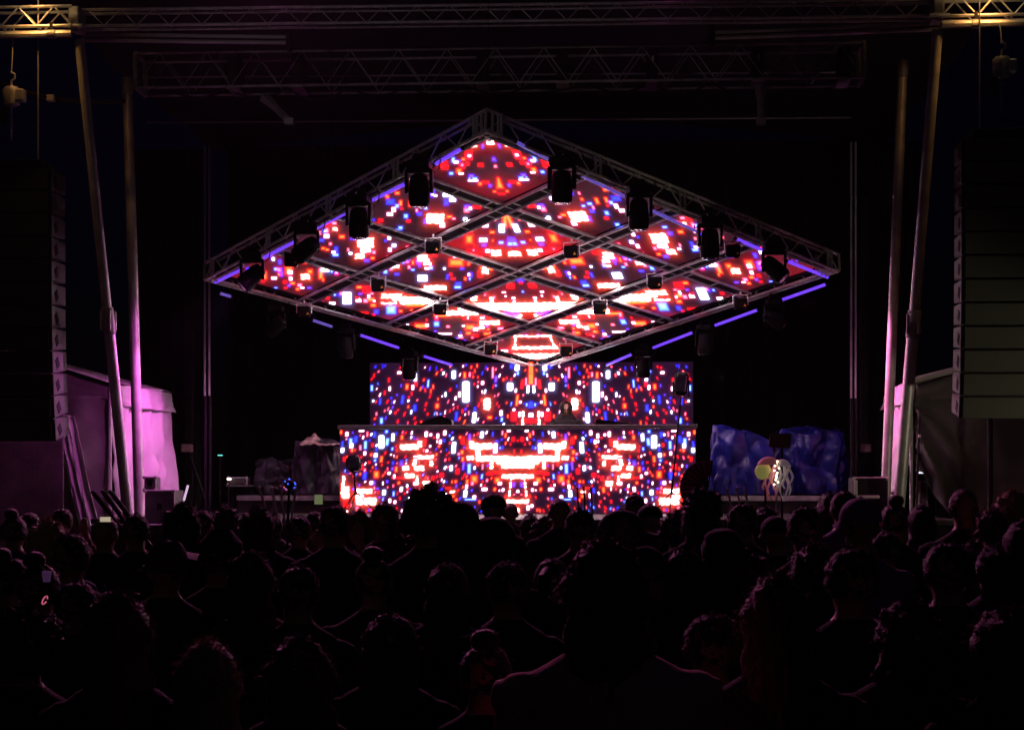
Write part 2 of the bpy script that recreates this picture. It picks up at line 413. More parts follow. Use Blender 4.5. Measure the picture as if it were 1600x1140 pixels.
def brimhat_mesh():
    H = HEADC + Vector((0, 0, .05)); mb = MB()
    mb.grid(lambda u, v: H + Vector((math.cos(6.2832 * u) * (.19 + .0 * v if v < .0 else (.20 - .105 * min(1, v * 2) if v < .5 else .095 * (1 - .9 * max(0, v - .75) * 4 * .6))), math.sin(6.2832 * u) * (.21 - .10 * min(1, v * 2) if v < .5 else .11 * (1 - .9 * max(0, v - .75) * 4 * .6)), -.02 + .02 * math.cos(u * 12.566) * (1 - min(1, v * 2)) + (.0 if v < .5 else (v - .5) * .24))), 40, 16)
    return mb.mesh('brim_hat', M_HAT, True)
HATS = {'cap': cap_mesh(), 'beanie': beanie_mesh(), 'hood': hood_mesh(), 'brim': brimhat_mesh()}
def mk(name, me, parent, col, M=None):
    o = bpy.data.objects.new(name, me); COL.objects.link(o); o.parent = parent; o.color = (*col, 1)
    if M is not None: o.matrix_basis = M
    return o
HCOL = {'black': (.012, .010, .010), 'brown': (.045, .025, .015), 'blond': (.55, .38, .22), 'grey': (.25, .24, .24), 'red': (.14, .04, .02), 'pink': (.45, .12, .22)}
TCOL = {'black': (.012, .012, .014), 'navy': (.015, .02, .05), 'grey': (.12, .12, .13), 'white': (.55, .54, .55), 'purple': (.24, .12, .36), 'maroon': (.10, .02, .03), 'olive': (.06, .06, .03), 'denim': (.06, .09, .16), 'pink': (.45, .16, .24), 'rim_rose': (.80, .38, .46)}  # the rose tone lightens one front shirt in place of pink rim light
def person(px_, top, wpx, body, head, hc, tc, label, rz=0.0, lean=0.0, group='people in the crowd', hatrot=0.0, base_z=0.0, D=None):
    D = D or F_PX * .182 / wpx
    q = P(px_, top, D); H = q.z - base_z
    extra = {'curly': .02, 'bun': .045, 'hood': .03, 'brim': .0, 'beanie': .02}.get(head, .012)
    s = H / (1.753 + extra)
    w = min(1.12, max(.92, 1.0 + .5 * (1 - s)))
    o = bpy.data.objects.new('person', BODY[body]); COL.objects.link(o); o.color = (*TCOL[tc], 1)
    lr = random.Random(int(px_ * 13 + top))
    Rm = Matrix.Rotation(rz, 4, 'Z') @ Matrix.Rotation(lr.uniform(-.035, .035), 4, 'Y') @ Matrix.Rotation(lr.uniform(-.05, .02), 4, 'X')
    off = Rm @ Vector((0, 0, H)) - Vector((0, 0, H))
    wx = lr.uniform(.94, 1.06)
    M = Matrix.Translation((q.x - off.x, D - off.y, base_z)) @ Rm @ Matrix.Diagonal((s * w * wx, s * w, s, 1))
    o.matrix_basis = M
    tag(o, label, 'person', group)
    hr = random.Random(px_ * 7 + top)
    if head in HAIR: mk('hair', hr.choice(HAIR[head]), o, HCOL[hc])
    elif head == 'cap':
        mk('hair', hr.choice(HAIR['crop']), o, HCOL[hc]); mk('cap', HATS['cap'], o, TCOL[tc if tc != 'white' else 'black'], Matrix.Translation((HEADC.x, HEADC.y, 0)) @ Matrix.Rotation(hatrot, 4, 'Z') @ Matrix.Translation((-HEADC.x, -HEADC.y, 0)))
    elif head == 'beanie': mk('hair', hr.choice(HAIR['crop']), o, HCOL[hc]); mk('beanie', HATS['beanie'], o, TCOL['grey'])
    elif head == 'hood': mk('hood', HATS['hood'], o, TCOL[tc])
    elif head == 'brim': mk('hair', hr.choice(HAIR['short']), o, HCOL[hc]); mk('brim_hat', HATS['brim'], o, TCOL['black'])
    return o

# ------------------------------------------------------------------ ground, stage deck, roof, drape
g = MB().grid(lambda u, v: ((u - .5) * 300, -60 + v * 300, 0.0), 30, 30).obj('ground', M_GROUND); tag(g, kind='structure')

st = empty('stage_deck', (-1.3, 30, 0), 'black plywood stage deck with dark skirt behind the crowd', 'stage')
MB().box((-1.3, 31.2, 1.26), (13.4, 11.4, .08)).obj('deck_top', M_DECK, st)
MB().grid(lambda u, v: (-8.0 + u * 13.4, 25.52 + .03 * math.sin(u * 160), .0 + v * 1.21), 240, 2).obj('skirt', M_DRAPE, st)
rl, rr = P(372, 770, 30.1), P(1305, 770, 30.1)
rz_ = P(800, 773, 30.1).z
ri = empty('stage_riser', ((rl.x + rr.x) / 2, 32, 1.3), 'low riser with pale aluminium edge behind the screen-fronted table', 'riser')
MB().box(((rl.x + rr.x) / 2, 32.4, (1.302 + rz_) / 2 - .02), (rr.x - rl.x, 4.6, rz_ - 1.302 - .04)).obj('riser_body', M_DECK, ri)
MB().box(((rl.x + rr.x) / 2, 30.06, rz_ - .055), (rr.x - rl.x + .02, .06, .09)).obj('edge_strip', M_ALUD, ri)

ro = empty('stage_roof', (-1.3, 30, 9.2), 'dark fabric roof stretched over the stage, above the trusses', 'roof')
MB().grid(lambda u, v: (-8.6 + u * 14.6, 23.9 + v * 12.6, 9.15 + .55 * math.sin(math.pi * u) + .05 * math.cos(v * 24)), 24, 24).obj('roof_skin', M_ROOF, ro, smooth=True)
for yy, py in ((27.4, 118), (32.2, 189)):
    a = P(230, py + 3, yy); b = P(1330, py - 5, yy)
    bar('purlin', a, b, .016, M_ALUD, ro)
dr = empty('back_drape', (-1.3, 36.2, 1.3), 'black pleated drape closing the back of the stage', 'drape')
MB().grid(lambda u, v: (-8.3 + u * 14.2, 36.2 + .10 * math.sin(u * 150 + .7 * math.sin(u * 31)), 1.31 + v * 7.9), 420, 6).obj('drape_cloth', M_DRAPE, dr, smooth=True)
for sx, nm in ((270, 0), (1372, 1)):
    c = P(sx, 500, 33.0)
    d2 = empty('side_drape', (c.x, 33, 1.3), ['black side curtain hanging left of the stage floor', 'black side curtain hanging right of the stage floor'][nm], 'drape', 'side curtains')
    MB().grid(lambda u, v: (c.x + (-.9 if nm == 0 else -.5) + u * 1.4, 33.4 + .07 * math.sin(u * 40), 1.31 + v * 7.3), 60, 4).obj('drape_cloth', M_DRAPE, d2, smooth=True)

# ------------------------------------------------------------------ trusses of the roof
def box_truss(root, A, B, h, w, rc, rb, n, m, part='truss_beam', faces=('front', 'bottom'), back=True, depth_dir=None, up=None, bm=None):
    """A, B = near lower chord ends; the truss rises by h and goes back by w"""
    A, B = Vector(A), Vector(B); d = (B - A).normalized()
    up = up or Vector((0, 0, 1)); dd = depth_dir or Vector((-d.y, d.x, 0)).normalized()
    o = {(i, j): (up * (h * i) + dd * (w * j)) for i in (0, 1) for j in (0, 1)}
    mb = MB()
    for k in o: mb.tube([A + o[k], B + o[k]], rc, 8)
    beam = mb.obj(part, m, root, smooth=True)
    bm = bm or m
    st_ = (B - A) / n
    for i in range(n):
        p, q = A + st_ * i, A + st_ * (i + 1); c = (p + q) / 2
        if 'front' in faces:
            bar('brace', p + o[0, 0], c + o[1, 0], rb, bm, beam); bar('brace', c + o[1, 0], q + o[0, 0], rb, bm, beam)
        if 'back' in faces:
            bar('brace', p + o[0, 1], c + o[1, 1], rb, bm, beam); bar('brace', c + o[1, 1], q + o[0, 1], rb, bm, beam)
        if 'bottom' in faces: bar('rung', p + o[0, 0], p + o[0, 1], rb, bm, beam)
        if 'top' in faces: bar('rung', p + o[1, 0], p + o[1, 1], rb, bm, beam)
    return beam

# slim front truss along the roof edge
fa, fb = P(112, 41, 24.0), P(1470, 25, 24.0)
ft = empty('roof_edge_truss', (fa + fb) / 2, 'slim aluminium zigzag truss along the top of the stage front', 'truss')
box_truss(ft, fa, fb, .235, .22, .024, .008, 26, M_ALU, faces=('front', 'bottom'))
for px_, py_ in ((117, 41), (1466, 25)):
    p = P(px_, py_, 23.9)
    MB().bbox(p + Vector((0, .1, .11)), (.16, .34, .34), .02).obj('corner_block', M_ALUD, ft)
    MB().tube([p + Vector((-.14, -.1, -.02)), p + Vector((.14, -.1, -.02))], .028, 8).obj('clamp_pin', M_ALU, ft, smooth=True)
# double pipes that run inward from the corners
for (x0, x1, ys, lab) in ((128, 452, (55, 63), 'pair of short pipes under the left end of the top truss'),
                          (1113, 1468, (47, 39.0), 'pair of short pipes under the right end of the top truss')):
    e = empty('roof_pipe_pair', P((x0 + x1) / 2, 55, 24.4), lab, 'pipes', 'short pipe pairs under the top truss')
    left = x0 < 800
    for k, yy in enumerate((54, 63)):
        ya, yb = (yy, yy + 4) if left else (yy - 3, yy - 17)
        bar('pipe', P(x0, ya, 24.4), P(x1, yb, 24.4), .030, M_ALU, e)
    p = P(x1 if left else x0, 62 if left else 54, 24.4)
    MB().bbox(p, (.08, .12, .34), .01).obj('end_bracket', M_BLACKM, e)
# side wings that carry the loudspeakers
for side in (0, 1):
    if side == 0: a, b = P(-330, 62, 23.6), P(112, 53, 23.6); lab = 'left truss wing over the hung loudspeakers with thick lower pipe'
    else: a, b = P(1470, 39, 23.6), P(1930, 28, 23.6); lab = 'right truss wing over the hung loudspeakers with thick lower pipe'
    w = empty('speaker_wing_truss', (a + b) / 2, lab, 'truss', 'truss wings that carry the loudspeakers')
    up_ = Vector((0, 0, 1))
    bar('lower_pipe', a, b, .052, M_STEEL, w)
    box_truss(w, a + up_ * .12, b + up_ * .12, .28, .3, .024, .013, 8, M_ALU, faces=('front', 'back', 'bottom'))
    for t in (.12, .52, .58, .93):
        p = a.lerp(b, t); MB().tube([p + (b - a).normalized() * -.06, p + (b - a).normalized() * .06], .066, 10).obj('pipe_clamp', M_ALUD, w, smooth=True)
        MB().box(p + Vector((0, -.0, .1)), (.05, .05, .14)).obj('hanger', M_BLACKM, w)

# the deep lighting truss
la, lb = P(212, 137, 26.0), P(1350, 121, 26.0)
lt = empty('lighting_truss', (la + lb) / 2, 'deep dim box truss with motor blocks hanging across the stage', 'truss')
box_truss(lt, la, lb, .54, .56, .022, .009, 15, M_ALUD, faces=('front', 'back', 'bottom'))
ld = (lb - la).normalized()
for px_ in (214, 1349):
    q = la if px_ < 800 else lb
    mb = MB()
    for (u1, u2) in (((0, 0), (1, 0)), ((1, 0), (1, 1)), ((1, 1), (0, 1)), ((0, 1), (0, 0))):
        mb.tube([q + Vector((0, .56 * u1[0], .54 * u1[1])), q + Vector((0, .56 * u2[0], .54 * u2[1]))], .04, 8)
    mb.obj('end_frame', M_ALUD, lt, smooth=True)
for px_, tagw in ((366, 0), (468, 0), (760, 0), (885, 0), (1025, 1), (1188, 1), (1322, 0)):
    t = (px_ - 212) / (1350 - 212); q = la.lerp(lb, t)
    bl = MB().bbox(q + Vector((0, .28, .27)), (.17, .50, .47), .02).obj('motor_block', M_BLACKM, lt)
    MB().bbox(q + Vector((0, .28, -.022)), (.19, .62, .02), .004).obj('base_plate', M_ALUD, bl)
    if tagw: MB().box(q + Vector((.01, .025, .34)), (.03, .006, .10)).obj('tag', M_WHITEP, bl)
for i in range(11):
    a = la.lerp(lb, .04 + i * .084) + Vector((0, .3, .02)); b = la.lerp(lb, .04 + (i + 1) * .084) + Vector((0, .3, .02)); sg = .05 + .16 * rng.random()
    MB().tube([a.lerp(b, t / 8) + Vector((0, .02 * math.sin(t * 2 + i), -sg * math.sin(math.pi * t / 8))) for t in range(9)], .016, 6).obj('cable_loop', M_BLACKM, lt, smooth=True)
for (x0, y0, x1, y1, rz) in ((412, 150, 452, 190, 0), (1188, 133, 1189, 190, 1)):
    a, b = P(x0, y0, 26.3), P(x1, y1, 26.3)
    mb = MB().tube([a, a.lerp(b, .5), b], [.10, .055, .06], 4); mb.box(b, (.14, .12, .10))
    mb.obj('drop_bracket', M_ALUD, lt)

# ------------------------------------------------------------------ legs of the stage roof
def leg(top, bot, r, label, collar=None, group='steel columns that carry the stage roof'):
    top, bot = Vector(top), Vector(bot)
    bot = bot + (bot - top) * ((bot.z - 0.06) / (top.z - bot.z))
    e = empty('support_column', (bot.x, bot.y, 0), label, 'column', group)
    if collar:
        t = (collar - bot.z) / (top.z - bot.z); c = bot.lerp(top, t); d = (top - bot).normalized()
        MB().tube([bot, c], r, 20).obj('lower_tube', M_STEEL, e, smooth=True)
        MB().tube([c, top], r * .88, 20).obj('upper_tube', M_STEEL, e, smooth=True)
        cm = MB().tube([c - d * .20, c - d * .19, c + d * .19, c + d * .20], [r * 1.06, r * 1.15, r * 1.15, r * 1.06], 20).obj('collar', M_ALUD, e, smooth=True)
        for a in range(4):
            u = Vector((math.cos(a * 1.571 + .5), math.sin(a * 1.571 + .5), 0))
            MB().bbox(c + u * r * 1.25, (.035, .035, .30), .008).obj('latch', M_ALU, cm)
    else:
        MB().tube([bot, top], r, 20).obj('tube', M_STEEL, e, smooth=True)
        d = (top - bot).normalized()
        MB().tube([top - d * .26, top - d * .25, top - d * .02, top], [r, r * 1.14, r * 1.14, r], 16).obj('top_sleeve', M_ALUD, e, smooth=True)
    MB().bbox((bot.x, bot.y, .03), (.5, .5, .06), .01).obj('foot_plate', M_ALUD, e)
    return e
leg(P(124, 62, 23.7), P(197, 775, 24.9), .082, 'leaning telescopic steel leg nearest the left loudspeakers', P(170, 500, 24.3).z)
leg(P(199, 122, 26.2), P(217, 775, 26.2), .082, 'upright steel leg between the leaning leg and the magenta tent wall')
leg(P(1465, 46, 23.7), P(1406, 770, 24.9), .088, 'leaning telescopic steel leg nearest the right loudspeakers', P(1424, 505, 24.3).z)
leg(P(1411, 95, 25.6), P(1384, 770, 25.6), .075, 'steel leg just left of the leaning right leg')
# slender rear masts, columns with winch boxes
for k, (x0, x1, y0, y1, lab) in enumerate(((320, 327, 228, 618, 'thin twin-tube mast near the left corner of the glowing canopy'),
                                           (1330, 1337, 222, 622, 'thin twin-tube mast near the right corner of the glowing canopy'))):
    a, b = P(x0, y0, 30.5), P(x1, y0, 30.5); zb = P(x0, y1, 30.5).z
    e = empty('twin_mast', (a.x, 30.5, 1.3), lab, 'mast', 'twin-tube masts')
    for q in (a, b):
        bar('rail', (q.x, q.y, zb), q, .020, M_ALU, e)
        bar('lower_rail', (q.x + .01, q.y + .03, 1.3), (q.x + .01, q.y + .03, zb), .028, M_BLACKM, e)
    nn = 16
    for i in range(nn):
        z = zb + (a.z - zb) * (i + .5) / nn
        MB().box(((a.x + b.x) / 2, 30.52, z), (b.x - a.x + .05, .03, .035)).obj('spacer', M_BLACKM, e)
for px_, lab in ((293, 'dark rear column with a small winch box, left side of stage'), (1352, 'dark rear column with a small winch box, right side of stage')):
    c = P(px_, 700, 32.0)
    e = empty('rear_column', (c.x, 32, 1.3), lab, 'column', 'rear columns')
    MB().bbox((c.x, 32.15, 4.3), (.16, .16, 6.0), .015).obj('column_tube', M_BLACKM, e)
    MB().bbox((c.x, 31.95, c.z), (.2, .2, .16), .02).obj('winch_box', M_PINKC, e)
    s = 1 if px_ < 800 else -1
    bar('strut', (c.x + .05 * s, 31.9, c.z - .1), (c.x + .5 * s, 31.7, 1.3), .03, M_BLACKM, e)

# ------------------------------------------------------------------ LED video pictures
COLS = {  # core, body, rim (painted glow)
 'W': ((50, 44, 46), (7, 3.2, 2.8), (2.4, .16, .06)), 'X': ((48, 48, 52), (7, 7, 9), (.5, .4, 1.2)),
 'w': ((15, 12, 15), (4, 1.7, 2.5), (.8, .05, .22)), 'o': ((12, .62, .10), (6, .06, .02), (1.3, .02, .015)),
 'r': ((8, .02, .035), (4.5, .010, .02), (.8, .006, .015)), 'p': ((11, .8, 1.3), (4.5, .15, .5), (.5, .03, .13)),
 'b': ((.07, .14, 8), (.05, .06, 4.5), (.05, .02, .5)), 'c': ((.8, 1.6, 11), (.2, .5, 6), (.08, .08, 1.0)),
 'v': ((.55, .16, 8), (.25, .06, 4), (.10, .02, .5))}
def parse(txt):
    out = []
    for s in txt.replace('\n', ' ').split(';'):
        p = s.split()
        if len(p) == 5: out.append((float(p[0]), float(p[1]), float(p[2]), float(p[3]), p[4]))
    return out
def smooth(x): x = np.clip(x, 0, 1); return x * x * (3 - 2 * x)
def raster(X, Y, base, els, round_):
    """what the screen shows at each LED, with glow painted around the blocks: X, Y = photo coordinates of the LEDs"""
    out = base.copy()
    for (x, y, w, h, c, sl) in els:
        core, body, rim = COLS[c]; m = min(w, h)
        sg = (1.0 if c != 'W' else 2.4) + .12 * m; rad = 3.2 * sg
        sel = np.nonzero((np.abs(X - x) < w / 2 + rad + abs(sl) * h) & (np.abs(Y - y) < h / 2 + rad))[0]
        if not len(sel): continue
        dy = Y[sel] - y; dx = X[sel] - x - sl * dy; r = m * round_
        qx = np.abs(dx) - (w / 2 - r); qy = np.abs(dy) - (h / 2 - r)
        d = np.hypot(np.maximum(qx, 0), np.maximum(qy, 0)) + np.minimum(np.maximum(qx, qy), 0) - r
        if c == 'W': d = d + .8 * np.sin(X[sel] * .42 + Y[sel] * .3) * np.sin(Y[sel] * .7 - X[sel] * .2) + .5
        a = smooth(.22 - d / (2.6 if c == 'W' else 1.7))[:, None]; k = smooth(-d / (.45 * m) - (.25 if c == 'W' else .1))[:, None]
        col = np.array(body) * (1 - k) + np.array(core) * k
        o = out[sel] + np.array(rim) * (.40 * np.exp(-np.maximum(d, 0) / sg))[:, None]  # soft glow around each block painted into the emission
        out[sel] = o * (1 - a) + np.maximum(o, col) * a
    return out
class Video:
    def __init__(s): s.v = None; s.c = None; s.f = None
    def obj(s, name, parent):
        me = bpy.data.meshes.new(name); nv, nf = len(s.v), len(s.f)
        me.vertices.add(nv); me.vertices.foreach_set('co', np.asarray(s.v, dtype=np.float32).ravel())
        me.loops.add(nf * 4); me.loops.foreach_set('vertex_index', np.asarray(s.f, dtype=np.int32).ravel())
        me.polygons.add(nf); me.polygons.foreach_set('loop_start', np.arange(nf, dtype=np.int32) * 4)
        me.update(calc_edges=True)
        at = me.color_attributes.new('video', 'FLOAT_COLOR', 'POINT')
        at.data.foreach_set('color', np.concatenate([s.c, np.ones((nv, 1))], 1).astype(np.float32).ravel())
        me.materials.append(M_SCREEN)
        return link(bpy.data.objects.new(name, me), parent)
def quads(nx, ny):
    i, j = np.meshgrid(np.arange(nx), np.arange(ny)); a = (j * (nx + 1) + i).ravel()
    return np.stack([a, a + 1, a + nx + 2, a + nx + 1], 1)
def pix_np(v):
    x = v[:, 0] * CY + v[:, 1] * SY; y = -v[:, 0] * SY + v[:, 1] * CY
    return 800 + F_PX * x / y, HOR - F_PX * (v[:, 2] - CAMH) / y
def pick(rr):
    return rr.choices('wpropbcvX', (14, 14, 24, 14, 4, 10, 9, 5, 6))[0]

# ---- diamond canopy
cN, cL, cR = P(760, 205, 21.7), P(320, 437, 27.6), P(1310, 424, 27.6)
cF = cL + cR - cN
e1, e2 = (cL - cN) / 4, (cR - cN) / 4                 # s towards the left corner, t towards the right
cn = e1.cross(e2).normalized()
if cn.z < 0: cn = -cn                                  # up
CAN_E = lambda s, t, k=0.0: cN + e1 * s + e2 * t + cn * k
def can_st(v):
    d = v - cN; a11, a12, a22 = e1.dot(e1), e1.dot(e2), e2.dot(e2); b1, b2 = d.dot(e1), d.dot(e2)
    det = a11 * a22 - a12 * a12
    return (b1 * a22 - b2 * a12) / det, (a11 * b2 - a12 * b1) / det
CAN = parse('''421 404 8 5 r;412 407 5 4 p;437 417 6 8 b;430 428 5 5 c;438 430 7 8 b;440 436 5 8 v;451 430 13 14 o;453 433 8 7 w;413 438 8 13 o;428 442 9 5 w;
477 440 15 10 W;484 432 9 8 o;475 417 9 6 o;501 437 8 14 o;508 426 13 13 X;518 431 4 6 c;526 433 6 9 r;454 443 6 6 w;457 450 8 5 o;468 453 8 6 p;483 457 7 3 v;445 448 6 5 r;465 459 6 4 o;446 457 5 3 r;
513 358 10 6 r;522 357 8 5 p;511 368 5 9 o;523 366 9 6 W;510 377 9 7 w;534 378 9 6 o;505 396 6 4 o;511 398 6 4 o;516 389 5 5 p;525 398 6 10 b;524 406 10 5 c;571 387 27 17 W;568 399 11 8 w;551 380 8 6 b;562 408 16 9 W;
602 371 9 9 o;608 380 6 6 w;609 398 6 7 w;584 402 6 6 p;573 415 8 5 b;582 411 7 5 o;500 372 4 6 p;555 370 8 4 c;
605 316 6 5 o;610 324 14 9 b;615 336 7 8 w;626 326 5 9 o;641 327 6 10 o;663 324 5 5 o;654 331 8 5 c;651 337 4 6 p;665 334 6 4 c;634 346 7 7 c;609 343 10 6 w;676 310 8 14 b;701 312 18 9 X;707 321 10 5 X;697 325 8 10 b;
680 350 29 17 W;691 360 9 8 w;702 347 9 5 o;730 331 10 5 v;729 337 9 8 p;745 332 14 5 r;664 354 5 8 v;634 291 5 6 o;709 350 6 4 p;
693 264 13 13 r;695 271 10 6 r;705 280 7 5 c;708 259 6 9 c;717 276 9 8 o;722 267 5 5 p;724 258 6 5 o;732 252 12 15 r;737 236 17 8 W;754 238 4 7 v;767 232 15 8 W;772 258 7 7 v;774 269 5 5 p;751 267 9 6 r;739 291 16 3 w;750 296 6 6 o;759 294 10 5 r;780 295 9 18 o;773 308 5 3 o;
789 350 9 28 o;771 350 9 8 p;758 358 11 12 w;784 365 9 13 X;738 364 9 6 o;769 371 8 5 o;733 382 13 15 o;732 373 10 10 r;755 383 12 6 X;756 391 8 5 v;783 387 8 5 c;797 385 10 14 b;797 389 8 6 c;775 403 17 11 W;762 400 8 6 w;801 404 15 9 W;745 402 30 9 r;722 371 8 4 w;770 384 3 3 o;
660 411 18 12 W;666 415 10 7 w;668 420 13 6 W;667 427 8 4 w;636 414 8 8 v;654 417 8 8 v;655 423 3 5 b;645 418 4 7 o;639 425 5 6 p;617 424 14 7 W;611 428 6 5 p;660 442 15 10 X;713 418 24 13 o;712 408 9 6 w;732 420 5 5 o;675 406 16 5 r;699 440 4 8 b;708 443 7 4 r;735 437 7 8 v;734 443 3 5 c;727 443 4 5 o;758 431 12 10 W;757 425 6 10 w;750 436 8 10 r;716 451 10 6 b;715 456 11 5 c;680 457 36 9 W;620 436 8 4 b;602 432 7 7 c;740 415 10 5 w;765 428 10 5 o;
798 454 12 8 r;759 466 5 4 r;790 470 3 3 w;772 472 4 5 p;740 473 12 10 W;768 476 7 10 W;775 486 100 13 W;822 488 60 14 W;790 497 40 6 v;813 500 6 5 W;800 500 30 6 o;735 487 40 11 W;
561 456 9 5 o;573 460 13 11 r;542 473 14 19 X;531 468 6 5 b;560 477 9 5 w;558 472 6 3 r;579 475 12 7 o;571 477 8 7 p;583 484 9 6 o;512 473 6 4 r;519 481 10 5 w;503 480 5 3 w;588 494 8 7 b;611 491 16 14 c;568 497 14 6 r;607 481 26 4 W;612 470 34 9 W;632 477 17 13 W;645 474 66 8 W;650 484 34 5 o;626 493 6 4 o;660 480 40 6 W;
657 516 19 8 o;667 515 6 5 w;651 522 12 6 w;636 515 6 5 w;682 513 9 8 c;682 502 5 7 p;700 517 6 4 p;695 528 22 3 w;734 518 15 10 o;743 521 8 6 w;752 518 10 6 W;732 527 8 5 o;760 528 9 5 o;743 531 10 4 r;719 531 6 3 w;720 534 8 3 p;725 539 6 3 v;738 534 4 3 p;765 511 32 8 W;782 520 10 5 p;722 496 54 9 W;745 504 44 6 r;625 517 10 6 o;690 500 24 5 o;
829 532 54 4 W;805 541 4 17 W;829 550 60 6 W;829 556 90 8 r;829 563 56 10 W;803 561 7 4 w;788 556 12 7 w;781 562 10 5 c;840 525 12 5 X''')
can = empty('led_canopy', (cN + cF) / 2, 'diamond shaped canopy of sixteen glowing red video panels on truss', 'led canopy')
GAP = .155 / e1.length                                   # half of the strip that the ladder beams cover
rr = random.Random(4)
els = []
for (x, y, w, h, c) in CAN: els.append((x, y, w, h, c, 0.0))
for _ in range(330):
    s, t = rr.uniform(.1, 3.9), rr.uniform(.1, 3.9)
    if t > s: continue
    x, y = pix(CAN_E(s, t)); k = .75 + .9 * (570 - y) / 400
    z = rr.random()
    els.insert(0, (x, y, rr.uniform(2.5, 6.5) * k, rr.uniform(2, 5.5) * k, pick(rr), 0.0))
CELLV = {}
CBASE = np.array((.065, .012, .024))
cNv, e1v, e2v, cnv = (np.array(v) for v in (cN, e1, e2, cn))
for i in range(4):
    for j in range(4):
        V = Video(); CELLV[i, j] = V; lo = (i + GAP * (1.6 if i == 0 else .8), j + GAP * (1.6 if j == 0 else .8)); hi = (i + 1 - GAP * .8, j + 1 - GAP * .8)
        n = 104; V.lo, V.hi = lo, hi
        t, s_ = np.meshgrid(np.linspace(lo[1], hi[1], n + 1), np.linspace(lo[0], hi[0], n + 1)); s_, t = s_.ravel(), t.ravel()
        V.v = cNv + s_[:, None] * e1v + t[:, None] * e2v + cnv * .085
        sm, tm = np.maximum(s_, t), np.minimum(s_, t)
        X, Y = pix_np(cNv + sm[:, None] * e1v + tm[:, None] * e2v)
        q = np.array([.8 + .5 * noise.noise(Vector(((a - b) * 1.3, (a + b) * 1.3, 2.0))) for a, b in zip(sm, tm)])
        red = np.array([max(0, noise.noise(Vector(((a - b) * 1.1 + 7, (a + b) * 1.1, 5.0))) + .05) * .60 for a, b in zip(sm, tm)])
        base = CBASE * q[:, None]; base[:, 0] += red  # red glow between the blocks painted in as uneven tone
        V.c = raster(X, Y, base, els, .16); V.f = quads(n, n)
Mc = Matrix((e1.normalized(), (e2 - e1 * e1.dot(e2) / e1.dot(e1)).normalized(), cn)).transposed()
for (i, j), V in CELLV.items():
    mb = MB(); lo, hi = V.lo, V.hi
    q = [CAN_E(s, t, k) for k in (.09, .17) for s, t in ((lo[0] - .012, lo[1] - .012), (hi[0] + .012, lo[1] - .012), (hi[0] + .012, hi[1] + .012), (lo[0] - .012, hi[1] + .012))]
    mb.add(q, [(3, 2, 1, 0), (4, 5, 6, 7), (0, 1, 5, 4), (1, 2, 6, 5), (2, 3, 7, 6), (3, 0, 4, 7)])
    pn = mb.obj('led_panel', M_BLACKM, can)
    V.obj('video_picture', pn)
# canopy trusses: outer box trusses and inner ladder beams
OUT = [(cN, cL, e2), (cN, cR, e1), (cL, cF, -e1), (cR, cF, -e2)]
for A, B, inn in OUT:
    d = (B - A).normalized(); iv = (inn - d * inn.dot(d)).normalized()
    beam = box_truss(can, A, B, .30, .12, .024, .011, 12, M_ALU, part='edge_truss', faces=('front', 'bottom'), depth_dir=iv, up=cn)
    pl = [A.lerp(B, t) + iv * w_ + cn * h_ for h_ in (.055, .080) for t, w_ in ((.02, .15), (.98, .15), (.965, .255), (.035, .255))]
    MB().add(pl, [(3, 2, 1, 0), (4, 5, 6, 7), (0, 1, 5, 4), (1, 2, 6, 5), (2, 3, 7, 6), (3, 0, 4, 7)]).obj('dark_edge_strip', M_DRAPE, beam)  # black plate added for the dark gap inside the edge chord
    for t in (.02, .27, .5, .73, .97):
        q = A.lerp(B, t)
        for k in (0, 1): bar('joint_post', q + d * (.05 * (2 * k - 1)), q + d * (.05 * (2 * k - 1)) + cn * .30, .022, M_ALUD, beam)
for q, sg in ((cN, 1), (cL, 1), (cR, 1), (cF, 1)):
    ctr = (cN + cF) / 2; iv = (ctr - q).normalized() * .17
    cb = MB().bbox(q + iv + cn * .16, (.20, .20, .27), .015, Mc).obj('corner_block', M_BLACKM, can)
    MB().bbox(q + iv + cn * .012, (.30, .30, .016), .004, Mc).obj('bottom_plate', M_ALU, cb)
    for a in (-1, 1):
        for b in (-1, 1):
            p0 = q + iv + Mc @ Vector((a * .13, b * .13, .02)); bar('corner_post', p0, p0 + cn * .28, .022, M_ALUD, cb)
for k in (1, 2, 3):
    for ax in (0, 1):
        f = (lambda s, t, h: CAN_E(s, t, h)) if ax == 0 else (lambda s, t, h: CAN_E(t, s, h))
        hh = .050 if ax == 0 else .030
        mb = MB(); w = .12 / e1.length
        for sg in (-1, 1):
            mb.tube([f(k + sg * w, .08, hh), f(k + sg * w, 3.92, hh)], .028, 8)
        beam = mb.obj('ladder_beam', M_ALU, can, smooth=True)
        q = [f(k + a * w * .82, b, hh - .004 + c) for c in (0, .010) for a, b in ((-1, .1), (1, .1), (1, 3.9), (-1, 3.9))]
        MB().add(q, [(3, 2, 1, 0), (4, 5, 6, 7), (0, 1, 5, 4), (1, 2, 6, 5), (2, 3, 7, 6), (3, 0, 4, 7)]).obj('dark_gap_strip', M_DRAPE, beam)  # black strip added for the dark gap between the two chords
        for i in range(12):
            u = .18 + i * 3.64 / 11
            bar('rung', f(k - w, u, hh), f(k + w, u, hh), .016, M_ALU, beam)
# hanging cables
for (s, t) in ((0, 0), (4, 0), (0, 4), (2, 0), (0, 2)):
    q = CAN_E(min(3.9, s + .08), min(3.9, t + .08), .3); bar('hanging_wire', q, (q.x, q.y, 9.1), .004, M_BLACKM, can)

